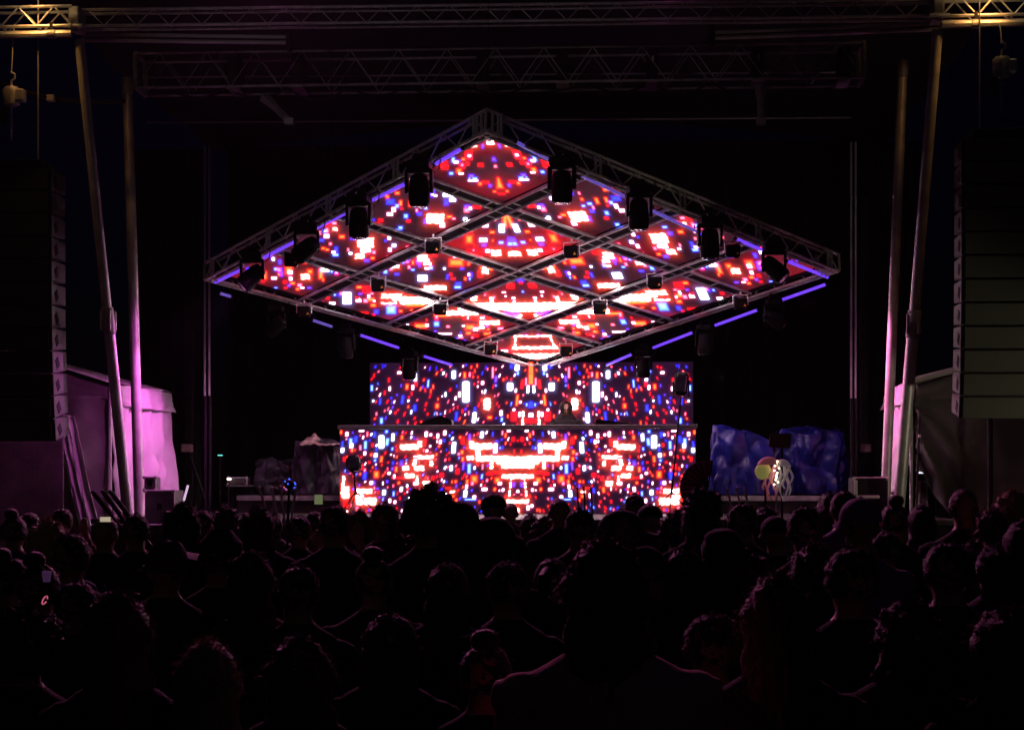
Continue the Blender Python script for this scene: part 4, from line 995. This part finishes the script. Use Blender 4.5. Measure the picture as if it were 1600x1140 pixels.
q = P(1337, 750, 25.1); e = empty('pink_lit_bracket', (q.x, 25.05, q.z - .4), 'pale L-shaped bracket catching pink light on the right road case', 'bracket')
a, b, c = P(1337, 750, 25.05), P(1337, 776, 25.05), P(1374, 776, 25.05)
MB().bbox((a + b) / 2, (.05, .05, (a - b).length), .008).obj('upright', M_WHITEP, e); MB().bbox((b + c) / 2, ((c - b).length, .05, .045), .008).obj('foot_bar', M_WHITEP, e)
def gear_table(x0, x1, yy, D, label, items):
    a, b = P(x0, yy, D), P(x1, yy, D)
    e = empty('gear_table', ((a.x + b.x) / 2, D, 1.3), label, 'table')
    MB().bbox(((a.x + b.x) / 2, D + .25, a.z - .02), (b.x - a.x, .5, .04), .006).obj('tabletop', M_CASE, e)
    for xx in (a.x + .06, b.x - .06):
        for yv in (D + .05, D + .45): bar('table_leg', (xx, yv, 1.3 if D > 25.6 else .0), (xx, yv, a.z - .04), .018, M_BLACKM, e)
gear_table(352, 392, 757, 30.6, 'small dim gear table at the left end of the riser', [])
case(356, 386, 746, 756.5, 30.7, .3, 'mixer_box', 'flat mixer box on the dim gear table at left', 'mixer', M_CASE, knob=False)
q = P(358, 748, 30.5); e = empty('indicator_lamp', q, 'tiny warm indicator lamp left of the dim gear table', 'lamp'); MB().ball(q, (.045, .03, .025)).obj('bulb', M_BULBW, e, smooth=True); bar('stem', (q.x, q.y, 1.3), q, .01, M_BLACKM, e)
q = P(344, 711, 31.2); e = empty('indicator_light', q, 'tiny teal indicator light high above the gear table', 'lamp'); MB().bbox(q, (.09, .03, .02), .004).obj('light_bar', mat('teal_led', (.1, .5, .5), .3, emit=(.15, .7, .65, 1.4)), e); bar('stem', (q.x, q.y, 1.3), q, .012, M_BLACKM, e)
# lit shelves under the lifted wall of the right tent
gear_table(1440, 1478, 749, 27.9, 'lit shelf visible under the lifted wall of the right tent', [])
q = P(1441, 738, 28.2); e = empty('work_lamp_strip', q, 'small white strip lamp under the lifted right tent wall', 'lamp'); MB().bbox(q, (.12, .03, .03), .006).obj('light_bar', mat('white_strip', (.8, .8, .8), .3, emit=(.8, .8, 1.0, 1.2)), e); bar('stem', (q.x, q.y + .02, 0), (q.x, q.y + .02, q.z), .012, M_BLACKM, e)
case(1436, 1449, 752, 790, 27.7, .3, 'pale_cabinet', 'pale narrow cabinet under the lifted right tent wall', 'cabinet', M_TENTD, knob=False)
q = P(1433, 700, 26.0); e = empty('cable_pole', (q.x, 26, 0), 'thin slanted pole before the right tent wall', 'pole'); MB().tube([P(1432, 790, 26.0), P(1437, 640, 26.0)], .018, 8).obj('tube', M_BLACKM, e); MB().bbox(P(1437, 681, 25.97), (.04, .03, .05), .005).obj('clip', M_ALU, e)

# ------------------------------------------------------------------ covered stacks on the riser
def tarp(x0, x1, ytop, D, dep, m, label, seed, lump, name='tarpaulin_heap', tilt=0.0):
    a, b = P(x0, ytop, D), P(x1, ytop, D); z0 = rz_ + .01; H = a.z - z0; cxx = (a.x + b.x) / 2; W_ = b.x - a.x
    e = empty(name, (cxx, D + dep / 2, z0), label, 'covered gear')
    nu, nv = 150, 60
    def fn(u, v):
        # v 0 = hem, 1 = middle of the top
        th = 2 * math.pi * u
        cx_, sy_ = math.cos(th), math.sin(th); k = max(abs(cx_), abs(sy_)) ** .82
        cx_, sy_ = cx_ / k, sy_ / k
        pq = Vector((cx_ * 1.2 + seed, sy_ * 1.2, v * 2.2 + seed * 3))
        f1 = noise.voronoi(pq * 1.1)[0]; f2 = noise.voronoi(pq * 2.6 + Vector((4, 1, 7)))[0]
        cr = .30 * ((f1[1] - f1[0]) - .25) + .11 * ((f2[1] - f2[0]) - .25)
        pl = abs(((th * 3.6 + 1.1 * noise.noise(pq * .8)) / math.pi) % 1 - .5) * 2          # hanging pleats
        if v < .62:
            t = v / .62; r = 1.0 - .10 * t; z = H * t ** .9
            r += .17 * (pl - .5) * (1 - t) ** .6 + cr * (.4 + .6 * min(1, 3 * (1 - t)))
        else:
            t = (v - .62) / .38; r = (.90 + cr * .4) * (1 - t); z = H * (1 + .05 * math.sin(t * 1.5)) + .5 * cr * H * .3
        z += lump * noise.noise(Vector((cx_ * r * 1.6 + seed, sy_ * r * 1.6, seed))) * min(1, v * 1.8) - tilt * H * (cx_ * r) * min(1, v * 1.6)
        z -= .05 * abs(math.sin(th * 9)) if v < .04 else 0
        return Vector((cxx + cx_ * r * W_ / 2, D + dep / 2 + sy_ * r * dep / 2, max(z0 - .0, z0 + z)))
    o = MB().grid(fn, nu, nv).obj('tarpaulin', m, e, smooth=True)
    return e
tarp(1112, 1216, 676, 30.4, 1.2, M_TARPB, 'crumpled blue tarpaulin over gear at the right end of the table, violet lit', 3.1, .10, tilt=.16)
tarp(1214, 1330, 672, 31.2, 1.4, M_TARPB, 'dark blue tarpaulin over a rounded stack, rightmost on the riser', 7.7, .16, tilt=-.02)
tarp(392, 470, 722, 31.0, 1.0, M_TARPD, 'low dark tarpaulin heap left of the table screen', 5.2, .14)
hp = tarp(452, 528, 690, 30.7, 1.0, M_TARPD, 'dark covered stack touching the left end of the table screen', 2.4, .08)
a, b = P(468, 694, 30.5), P(533, 694, 30.5); zc = P(500, 690, 30.5).z
e = empty('pale_canvas_sheet', ((a.x + b.x) / 2, 30.8, zc), 'pale pinkish canvas sheet thrown over the stack left of the table', 'sheet')
def fn(u, v):
    x = a.x + (b.x - a.x) * u; hgt = .13 * max(0, 1 - abs(u - .22) / .24) * (1 - v) + .10 * (1 - u) * (1 - v)
    return Vector((x, 30.45 + .7 * (1 - v) * 1.0 + .05 * noise.noise(Vector((u * 6, v * 5, 1))), zc - .06 + hgt + .05 * noise.noise(Vector((u * 7, v * 6, 4)))))
o = MB().grid(fn, 30, 14).obj('canvas', M_PINKC, e); o.modifiers.new('thickness', 'SOLIDIFY').thickness = .01

# pale rods: groups at the front edge of the stage
RODS = [(405, 761, 416, 797, 'leftmost of the four pale rods left of the table screen'), (425, 763, 431, 797, 'second of the four pale rods left of the table screen'), (438, 760, 443, 800, 'third of the four pale rods left of the table screen'), (462, 763, 457, 798, 'rightmost of the four pale rods left of the table screen'),
        (902, 762, 904, 792, 'left of the three thin rods before the table screen'), (912, 761, 914, 792, 'middle of the three thin rods before the table screen'), (923, 762, 925, 792, 'right of the three thin rods before the table screen'),
        (1136, 763, 1141, 782, 'left of the three rods below the violet lit tarpaulin'), (1151, 762, 1156, 785, 'middle of the three rods below the violet lit tarpaulin'), (1163, 763, 1168, 786, 'right of the three rods below the violet lit tarpaulin')]
for (x0, y0, x1, y1, lab) in RODS:
    D = 16.0 if x0 < 500 else 18.0; a = P(x0, y0, D); b = P(x1, y1, D)
    e = empty('slim_rod', (b.x, D, b.z - .5), lab, 'rod', 'slim rods held up at the front of the crowd')
    MB().tube([a, b + (b - a) * .5], .011, 8).obj('rod', M_WHITEP, e, smooth=True); MB().ball(a, .013, 8, 6).obj('tip', M_ALU, e, smooth=True)
for k, (x0, y0, x1, y1, lab) in enumerate(((143, 767, 176, 808, 'lowest of the three dark bars leaning before the tent'), (159, 766, 188, 806, 'middle one of the three dark bars leaning before the tent'), (170, 766, 202, 808, 'topmost of the three dark bars leaning before the tent'))):
    a, b = P(x0, y0, 17.0 + k * .1), P(x1, y1, 17.0 + k * .1)
    e = empty('leaning_bar', b, lab, 'bar', 'dark bars leaning before the tent')
    d = (b - a).normalized(); MB().bbox((a + b) / 2 + d * .2, (.035, .035, (b - a).length + .4), .006, frame(d).to_3x3()).obj('bar', M_BLACKM, e)
    MB().box(a.lerp(b, .5) + Vector((.022, -.005, .012)), (.004, .02, (b - a).length * .9), frame(d).to_3x3()).obj('edge_strip', M_ALUD, e)
q = P(291, 765, 17.0); e = empty('glow_stick', q, 'short white glowing stick held up right of the magenta tent', 'glow stick')
a, b = P(294, 757, 17), P(287, 782, 17); bar('stick', b, a, .012, mat('white_glow', (.8, .7, .8), .3, emit=(.9, .6, .9, .8)), e); MB().ball(a, .013, 8, 6).obj('tip', M_BLACKP, e)

# decorated poles held above the crowd
def sphere_lights(c, r, n, m, parent, seed, s=.016):
    rr = random.Random(seed)
    for i in range(n):
        v = Vector((rr.gauss(0, 1), rr.gauss(0, 1), rr.gauss(0, 1))).normalized() * r
        o = MB().ball((0, 0, 0), s, 6, 4).obj('bulb', m if rr.random() < .85 else M_BULBR, parent, Matrix.Translation(c + v))
D = 15.0
c = P(452, 757, D); e = empty('lit_orb_pole', (c.x, D, 1.0), 'pole with a cluster of tiny blue lights left of the table screen', 'light pole')
bar('pole', (c.x - .03, D, 1.0), c, .012, M_BLACKM, e)
orb = MB().ball(c, .046, 12, 8).obj('dark_globe', M_BLACKP, e, smooth=True); sphere_lights(c, .056, 14, M_BULBB, orb, 3, .0075)
D = 16.0
c = P(1196, 735, D); e = empty('jellyfish_lantern_pole', (c.x, D, .9), 'round yellow paper lantern with coral ribbons held on a pole before blue tarpaulin', 'lantern pole')
bar('pole', (c.x, D + .05, .9), c, .010, M_BLACKM, e)
MB().rings([(c.x - .02, D, c.z + z, r, r * .8) for z, r in ((-.085, .02), (-.07, .055), (-.03, .078), (.01, .08), (.05, .06), (.075, .02))], 16).obj('paper_globe', M_PAPER, e, smooth=True)
def capfn(u, v):
    t = v * 1.45; a = 2 * math.pi * u
    return Vector((c.x + .03 + .10 * math.sin(t) * math.cos(a) * (1 + .08 * math.sin(a * 7) * v), D - .01 + .08 * math.sin(t) * math.sin(a), c.z + .045 + .085 * math.cos(t)))
MB().grid(capfn, 28, 8).obj('cap', M_RIB, e, smooth=True).modifiers.new('t', 'SOLIDIFY').thickness = .004
def ribbon(x, z, L, w, seed, m, parent, yv):
    rr = random.Random(seed); ph = rr.uniform(0, 6)
    def fn(u, v): return Vector((x + (u - .5) * w * (1 - .5 * v) + .02 * math.sin(v * 7 + ph), yv + .015 * math.sin(v * 9 + ph) + (u - .5) * .01, z - L * v))
    MB().grid(fn, 3, 14).obj('ribbon', m, parent, smooth=True).modifiers.new('t', 'SOLIDIFY').thickness = .003
for i in range(6): ribbon(c.x - .01 + .022 * i, c.z + .04, .22 + .05 * (i % 3), .032, i, M_RIB, e, D - .03 + .02 * (i % 3))
c = P(1222, 727, D); e = empty('ribbon_pole', (c.x, D, .9), 'white ribboned pole with a string of small lights, right of the yellow lantern', 'ribbon pole')
bar('pole', (P(1211, 770, D).x, D + .04, .9), P(1214, 745, D), .008, M_WHITEP, e)
bar('pole', (c.x, D + .05, .9), c, .010, M_BLACKM, e)
MB().grid(lambda u, v: Vector((c.x + (.085 * math.sin(v * 1.4)) * math.cos(u * 6.283), D + .07 * math.sin(v * 1.4) * math.sin(u * 6.283), c.z - .02 + .08 * math.cos(v * 1.4))), 24, 8).obj('cap', M_RIBW, e, smooth=True)
for i in range(7): ribbon(c.x - .03 + .018 * i, c.z, .22 + .06 * ((i * 2) % 3), .03, 20 + i, M_RIBW, e, D - .02 + .015 * (i % 3))
for i in range(11):
    MB().ball((0, 0, 0), .010, 8, 6).obj('bulb', M_BULBW, e, Matrix.Translation((c.x - .05 - .03 * abs(math.sin(i * 1.1)) + .02 * (i % 2), D - .06, c.z + .04 - .022 * i)))
c = P(1219, 688, D + .4); e = empty('card_sign_pole', (c.x, D + .4, .9), 'plain brown card on a stick above the ribboned pole', 'card sign')
MB().bbox(c, (.21, .012, .14), .003, Matrix.Rotation(.08, 3, 'Y')).obj('card', M_CARD, e); bar('stick', (c.x + .02, D + .42, .9), c + Vector((.02, .02, 0)), .010, M_BLACKM, e)
# folding hand fan
D = 15.0; hub = P(1106, 762, D); e = empty('folding_fan', hub, 'open pink folding hand fan with dark ribs right of the table screen', 'hand fan')
nr = 11
ang = [R(80) + R(130) * i / (nr - 1) for i in range(nr)]
for i in range(nr): bar('rib', hub + Vector((0, -.006, 0)), hub + Vector((.24 * math.cos(ang[i]), -.006, .24 * math.sin(ang[i]))), .006, M_BLACKM, e)
for i in range(nr - 1):
    am = (ang[i] + ang[i + 1]) / 2; vs = []
    for rad in (.10, .25):
        for a_, dy in ((ang[i], 0), (am, .012), (ang[i + 1], 0)): vs.append((hub.x + rad * math.cos(a_), D + dy, hub.z + rad * math.sin(a_)))
    MB().add(vs, [(0, 1, 4, 3), (1, 2, 5, 4)]).obj('leaf', M_FAN, e).modifiers.new('t', 'SOLIDIFY').thickness = .002

# performer behind the table
p = person(884, 627, 15, 'dj', 'hood', 'black', 'black', 'hooded performer standing behind the table, facing the crowd', rz=math.pi + .1, D=31.4, base_z=rz_, group=None)
p.scale = (p.scale[0] * 1.2, p.scale[1] * 1.15, p.scale[2])
if 'group' in p: del p['group']
for s in (-1, 1): mk('eye', MB().ball((s * .03, .086, 1.655), (.012, .008, .008), 8, 6).mesh('eye', M_WHITEP, True), p, (1, 1, 1))

CROWD = [  # px, top, head width, body, head, hair colour, top colour, label, turn
 (945, 849, 112, 'broad', 'wavy', 'red', 'rim_rose', 'large long-haired person in front, left shoulder rimmed pink, centre right', .0),
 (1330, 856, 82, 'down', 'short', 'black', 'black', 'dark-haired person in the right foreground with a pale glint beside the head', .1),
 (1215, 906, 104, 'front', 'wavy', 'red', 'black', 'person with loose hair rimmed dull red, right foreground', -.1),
 (322, 1004, 112, 'slim', 'long', 'blond', 'black', 'long-haired person nearest the camera at lower left, hair edge lit pink', .15),  # blond lightens the hair in place of light on its edge
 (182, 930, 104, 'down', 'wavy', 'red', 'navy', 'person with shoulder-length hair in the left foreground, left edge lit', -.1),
 (770, 808, 60, 'broad', 'hood', 'black', 'black', 'person with hood up below the centre of the table screen', .0),
 (1257, 790, 58, 'down', 'short', 'black', 'black', 'round dark head before the blue tarpaulins, thin light rim on its left', .0),
 (972, 796, 58, 'broad', 'cap', 'black', 'grey', 'person in a sideways cap with bright outline, right of the table centre', .0),
 (906, 795, 48, 'down', 'short', 'brown', 'black', 'dark-haired person just left of the sideways cap', .0),
 (874, 778, 34, 'slim', 'crop', 'black', 'black', 'small round head under the three thin rods, left side', .0),
 (991, 771, 32, 'down', 'short', 'brown', 'black', 'small head above the sideways cap, overlapping the screen', .0),
 (1016, 788, 36, 'down', 'cap', 'black', 'black', 'small capped head to the right of the sideways cap', .3),
 (1059, 803, 44, 'front', 'curly', 'black', 'black', 'frizzy-haired person below the bright right corner of the table screen', .0),
 (1098, 768, 46, 'down', 'curly', 'black', 'navy', 'bushy-haired person under the pink folding fan', .0),
 (1090, 793, 46, 'down', 'wavy', 'brown', 'black', 'person with loose hair just below the bushy-haired one under the fan', .2),
 (668, 766, 60, 'front', 'curly', 'black', 'black', 'bushy-haired person bulging up against the table screen, left of centre', .2),
 (716, 784, 60, 'broad', 'hood', 'black', 'black', 'bulky hooded person right of the bushy-haired one at the table screen', .3),
 (602, 785, 44, 'down', 'short', 'brown', 'black', 'person whose head glows pink at the edge under the bright lower left screen', .0),
 (771, 771, 36, 'slim', 'cap', 'black', 'black', 'capped head overlapping the lower middle of the table screen', .4),
 (797, 785, 26, 'slim', 'crop', 'black', 'grey', 'small head touching the bright bottom of the screen centre', .0),
 (617, 836, 44, 'front', 'curly', 'brown', 'black', 'curly-haired person with a faint pink rim, left of centre', .0),
 (500, 837, 38, 'down', 'curly', 'red', 'black', 'small head with a pinkish fuzzy crown, left of centre', .0),
 (402, 794, 44, 'down', 'wavy', 'brown', 'black', 'loose-haired person below the four pale rods', .0),
 (524, 789, 48, 'phone', 'short', 'black', 'black', 'person holding up a glowing phone beside the left end of the screen', .0),
 (560, 800, 42, 'slim', 'wavy', 'brown', 'grey', 'hazy-edged head below the bright lower left corner of the table screen', .0),
 (468, 806, 40, 'phone', 'short', 'black', 'black', 'person with both hands up at face height below the blue lights', .0),
 (284, 790, 52, 'down', 'wavy', 'black', 'black', 'dark round head in front of the grey road case', .0),
 (312, 797, 40, 'slim', 'long', 'brown', 'black', 'long-haired person turned sideways right of the road case', -.9),
 (352, 795, 34, 'slim', 'curly', 'brown', 'black', 'small frizzy head with thin light rim, right of the magenta tent', .0),
 (212, 803, 44, 'down', 'short', 'black', 'black', 'dark head at the foot of the upright left leg', .0),
 (165, 806, 44, 'phone', 'crop', 'black', 'black', 'person filming with a phone in front of the left tent', .0),
 (110, 833, 62, 'broad', 'short', 'brown', 'grey', 'short-haired person with pale nape before the scrim fence', .0),
 (76, 815, 54, 'front', 'wavy', 'blond', 'denim', 'person in a pale jacket dimly lit at far left', .1),
 (22, 799, 42, 'down', 'bun', 'brown', 'black', 'person with a bun at the left border before the fence', .0),
 (97, 794, 34, 'phone', 'short', 'black', 'maroon', 'person with hands up at face height before the scrim fence', .0),
 (262, 846, 66, 'broad', 'beanie', 'black', 'black', 'person in a beanie left of the wide dark hat, left half', .0),
 (345, 838, 64, 'front', 'brim', 'black', 'black', 'person in a wide dark hat in the left half', .0),
 (468, 884, 72, 'down', 'short', 'black', 'black', 'tall dark head in the black mass, left of centre', .0),
 (700, 880, 70, 'front', 'long', 'brown', 'black', 'long-haired person in the black mass just left of centre', .0),
 (1320, 767, 42, 'down', 'short', 'black', 'purple', 'head right before the dark blue tarpaulin with a pink rim', .0),
 (1297, 772, 36, 'slim', 'wavy', 'brown', 'black', 'narrow head between the tarpaulin and the pink rimmed one', .0),
 (1345, 778, 60, 'broad', 'cap', 'black', 'purple', 'person in a purple shirt below the right legs', .2),
 (1398, 778, 44, 'down', 'bun', 'black', 'black', 'person with hair tied up before the leaning right leg', .0),
 (1440, 790, 40, 'slim', 'long', 'black', 'black', 'long-haired person under the lifted tent wall', .0),
 (1504, 761, 44, 'broad', 'crop', 'black', 'black', 'tall dark person before the right tent wall', .0),
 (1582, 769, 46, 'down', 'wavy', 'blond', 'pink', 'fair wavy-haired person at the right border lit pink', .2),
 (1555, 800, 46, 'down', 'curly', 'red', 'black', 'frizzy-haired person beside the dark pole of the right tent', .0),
 (1160, 786, 46, 'down', 'short', 'black', 'black', 'dark head under the violet lit tarpaulin', .0),
 (1196, 792, 44, 'front', 'long', 'black', 'black', 'long-haired person under the yellow lantern', .0),
 (1210, 806, 46, 'down', 'cap', 'black', 'navy', 'capped person below the ribboned pole', .0),
 (1130, 826, 56, 'broad', 'hood', 'black', 'black', 'hooded dark figure right of the frizzy-haired person', .0),
 (1480, 846, 74, 'down', 'short', 'black', 'black', 'dark-haired person in the black mass at right', .0),
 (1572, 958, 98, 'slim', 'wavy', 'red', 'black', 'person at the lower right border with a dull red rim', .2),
 (60, 868, 70, 'front', 'bun', 'black', 'black', 'person with a bun holding a violet lit thing at far left', .0),
 (40, 960, 92, 'broad', 'curly', 'brown', 'black', 'frizzy-haired dark figure in the lower left corner', .0),
 (610, 960, 88, 'down', 'long', 'brown', 'black', 'long-haired dark figure in the black lower middle', .0),
 (760, 990, 96, 'slim', 'bun', 'black', 'black', 'person with a bun in the black lower middle', .0),
 (1110, 960, 92, 'broad', 'short', 'black', 'black', 'dark person beside the large long-haired one with the pink shoulder', .0),
 (1420, 940, 92, 'front', 'wavy', 'black', 'black', 'loose-haired figure in the black lower right', .0),
 (470, 1000, 100, 'slim', 'wavy', 'brown', 'black', 'loose-haired dark figure right of the long-haired one at lower left', .0),
]
placed = []
for (x, t, w, b, h, hc, tc, lab, rz) in CROWD:
    o = person(x, t, w, b, h, hc, tc, lab, rz, hatrot=(-1.35 if x == 972 else .3))
    if x in (602, 560): pass
    placed.append((x, t, w))
# the darker crowd between them
fr = random.Random(23)
ZONES = [(0, 100, 'at the far left before the scrim fence'), (100, 200, 'before the left tent corner'), (200, 290, 'before the magenta tent wall'), (290, 380, 'between the tent and the gear table'), (380, 470, 'below the four pale rods'), (470, 560, 'at the left end of the table screen'),
         (560, 650, 'below the left part of the table screen'), (650, 740, 'left of the table screen centre'), (740, 830, 'below the table screen centre'), (830, 920, 'below the performer'), (920, 1010, 'around the sideways cap'), (1010, 1100, 'below the right end of the table screen'),
         (1100, 1190, 'before the violet lit tarpaulin'), (1190, 1280, 'below the lantern poles'), (1280, 1370, 'before the dark blue tarpaulin'), (1370, 1450, 'below the right legs'), (1450, 1530, 'before the right tent wall'), (1530, 1601, 'at the far right below the loudspeakers')]
HEADS = [('short', 'short dark hair'), ('long', 'long straight hair'), ('curly', 'frizzy hair'), ('cap', 'a cap'), ('beanie', 'a beanie'), ('hood', 'the hood up'), ('wavy', 'loose wavy hair'), ('bun', 'a hair bun'), ('pony', 'a ponytail'), ('crop', 'cropped hair')]
used = {}
n = 0; tries = 0
while n < 62 and tries < 4000:
    tries += 1
    D = fr.uniform(6.5, 19.0); x = fr.uniform(4, 1596); w = F_PX * .182 / D
    H = min(1.80, max(1.52, fr.gauss(1.67, .07))); top = HOR + F_PX * (CAMH - H) / D
    if top < 797 : continue
    if any(abs(x - a) < .62 * (w + c) / 2 and abs(top - b) < .9 * max(w, c) for a, b, c in placed): continue
    zn = next(z for z in ZONES if z[0] <= x < z[1])[2]
    dz = 'near' if D < 9 else 'mid-depth' if D < 13 else 'distant'
    cand = [hd for hd in HEADS if (zn, dz, hd[0]) not in used]
    if not cand: continue
    hd = fr.choice([c_ for c_ in cand if c_[0] not in ('cap', 'beanie', 'crop', 'hood')] or cand) if fr.random() < .8 else fr.choice(cand); used[zn, dz, hd[0]] = 1
    person(x, top, w, fr.choice(['down', 'front', 'slim', 'broad']), hd[0], fr.choice(['black', 'black', 'brown']), fr.choice(['black', 'black', 'navy', 'grey', 'olive']),
           f'{dz} dark figure with {hd[1]} {zn}', fr.uniform(-.7, .7), D=D)
    placed.append((x, top, w)); n += 1
# phones and small glowing things in hands
def phone(px_, py_, D, w, h, m, label):
    c = P(px_, py_, D); e = empty('phone', c - Vector((0, 0, h / 2)), label, 'phone', 'phones held up in the crowd')
    b = MB().bbox(c, (w, .009, h), .003).obj('body', M_BLACKP, e); MB().box(c + Vector((0, -.006, 0)), (w * .93, .002, h * .93)).obj('screen', m, b)
phone(498, 780, 9.6, .052, .060, M_PHONE, 'phone with a pale green screen held up left of the table screen')
phone(165, 811, 10.6, .075, .034, M_PHONEW, 'phone held sideways with a warm picture before the left tent')
c = P(73, 900, 6.4); e = empty('violet_cup', c - Vector((0, 0, .04)), 'small violet lit cup held at far left', 'cup')
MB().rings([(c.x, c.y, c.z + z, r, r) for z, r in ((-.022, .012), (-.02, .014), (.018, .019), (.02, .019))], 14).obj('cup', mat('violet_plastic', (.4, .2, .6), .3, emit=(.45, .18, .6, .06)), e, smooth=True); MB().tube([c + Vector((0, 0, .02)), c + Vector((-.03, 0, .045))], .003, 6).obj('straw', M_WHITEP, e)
c = P(70, 937, 6.2); e = empty('glow_bracelet', c, 'tiny pink glowing bracelet at far left', 'bracelet')
MB().tube([c + Vector((.008 * math.cos(a), .02 * math.sin(a), .014 * math.sin(a))) for a in [k * .524 for k in range(13)]], .0028, 6, cap=False).obj('ring', M_GLOWPINK, e, smooth=True); MB().ball(c + Vector((.008, -.004, .0)), .006, 6, 4).obj('clasp', M_BLACKP, e)

# ------------------------------------------------------------------ lamps that light the place, some of them added (each inside its own fixture)
def aim(o, target):
    d = Vector(target) - Vector(o.location); o.rotation_euler = d.to_track_quat('-Z', 'Y').to_euler()
def flood(loc, target, energy, color, label, size=60, radius=.12, blend=.6, m=M_LAMPON, name='flood_lamp', post=None):
    loc = Vector(loc); d = (Vector(target) - loc).normalized()
    e = empty(name, loc, label, 'flood lamp')
    Mh = Matrix.Translation(loc) @ frame(d)
    b = MB().bbox((0, 0, -.10), (.34, .24, .16), .02).obj('housing', M_BLACKM, e, Mh)
    MB().bbox((0, 0, -.012), (.28, .18, .012), .003).obj('glass', m, b, Mh)
    MB().tube([(-.19, 0, -.08), (-.19, 0, -.25), (.19, 0, -.25), (.19, 0, -.08)], .012, 6).obj('bracket', M_BLACKM, e, Mh)
    if post: bar('post', post, loc + Vector((0, 0, -.1)), .04, M_STEEL, e)
    L = bpy.data.lights.new(name, 'SPOT'); L.energy = energy; L.color = color; L.spot_size = R(size); L.spot_blend = blend; L.shadow_soft_size = radius
    o = bpy.data.objects.new(name + '_beam', L); COL.objects.link(o); o.location = loc + d * .05; aim(o, target)
    return e
def beam_from(mover, target, energy, color, size, radius=.09):
    """switch a moving head on: tilt its head to the target and give it its beam"""
    loc = mover.matrix_basis.translation + Vector((0, 0, -.42)); d = (Vector(target) - loc).normalized()
    L = bpy.data.lights.new('wash_beam', 'SPOT'); L.energy = energy; L.color = color; L.spot_size = R(size); L.spot_blend = .9; L.shadow_soft_size = radius
    o = bpy.data.objects.new('wash_beam', L); COL.objects.link(o); o.location = loc + d * .34; aim(o, target)
    for c in mover.children:
        if c.name.startswith('head'):
            q = Vector((0, 0, -1)).rotation_difference(mover.matrix_basis.to_3x3().normalized().inverted() @ d).to_matrix().to_4x4()
            c.matrix_basis = Matrix.Translation((0, 0, -.42)) @ q @ Matrix.Translation((0, 0, .42))
MAG = (1.0, .13, .84)
beam_from(MOVERS[8], P(232, 690, 29.6), 420, MAG, 66)
beam_from(MOVERS[3], P(200, 610, 25.2), 800, MAG, 70)
beam_from(MOVERS[2], P(140, 680, 28.0), 260, MAG, 46)
beam_from(MOVERS[11], P(1398, 640, 29.0), 420, (1.0, .16, .60), 60)
beam_from(MOVERS[7], P(1396, 600, 25.2), 650, (1.0, .20, .52), 60)
flood(P(40, -25, 23.2), P(62, 52, 23.6), 38, (1.0, .42, .09), 'work lamp on the left wing above the picture', size=84, blend=1.0)
flood(P(1560, -35, 23.2), P(1535, 38, 23.6), 38, (1.0, .42, .09), 'work lamp on the right wing above the picture', size=84, blend=1.0)
for px_, w, en in ((420, 'left', 1900), (1040, 'right', 520)):
    flood(P(px_, -60, 23.9), (P(px_, 0, 9.0).x, 9.0, 1.6), en, (1.0, .22, .58), f'added unseen audience wash lamp on the {w} half of the roof edge above the picture', size=78, blend=.9, m=M_LAMPM, radius=.2)  # unseen lamps added to put pink rims on the crowd
flood((8.0, 21.0, 1.3), P(1540, 650, 23.6), 85, (1.0, .87, .60), 'low pole lamp right of the crowd, out of the picture', size=64, post=(8.0, 21.0, 0), m=M_LAMPO)
flood((-9.0, 5.0, 7.0), (-3.0, 24.5, 6.7), 330, (1.0, .78, .84), 'added fill lamp on a pole far out at the left of the crowd', size=27, post=(-9.0, 5.0, 0), m=M_LAMPO)  # added to brighten the left canopy truss

# ------------------------------------------------------------------ stage haze
hz = MB().box((0, 90, 5.5), (304, 304, 13)).obj('haze', None); tag(hz, kind='stuff')
hm = bpy.data.materials.new('haze_air'); hm.use_nodes = True; nt = hm.node_tree; nt.nodes.clear()
ov = nt.nodes.new('ShaderNodeOutputMaterial'); pv = nt.nodes.new('ShaderNodeVolumePrincipled')
pv.inputs['Color'].default_value = (.9, .9, .95, 1); pv.inputs['Density'].default_value = .0002; pv.inputs['Anisotropy'].default_value = .3
nt.links.new(pv.outputs[0], ov.inputs['Volume']); hz.data.materials.append(hm)
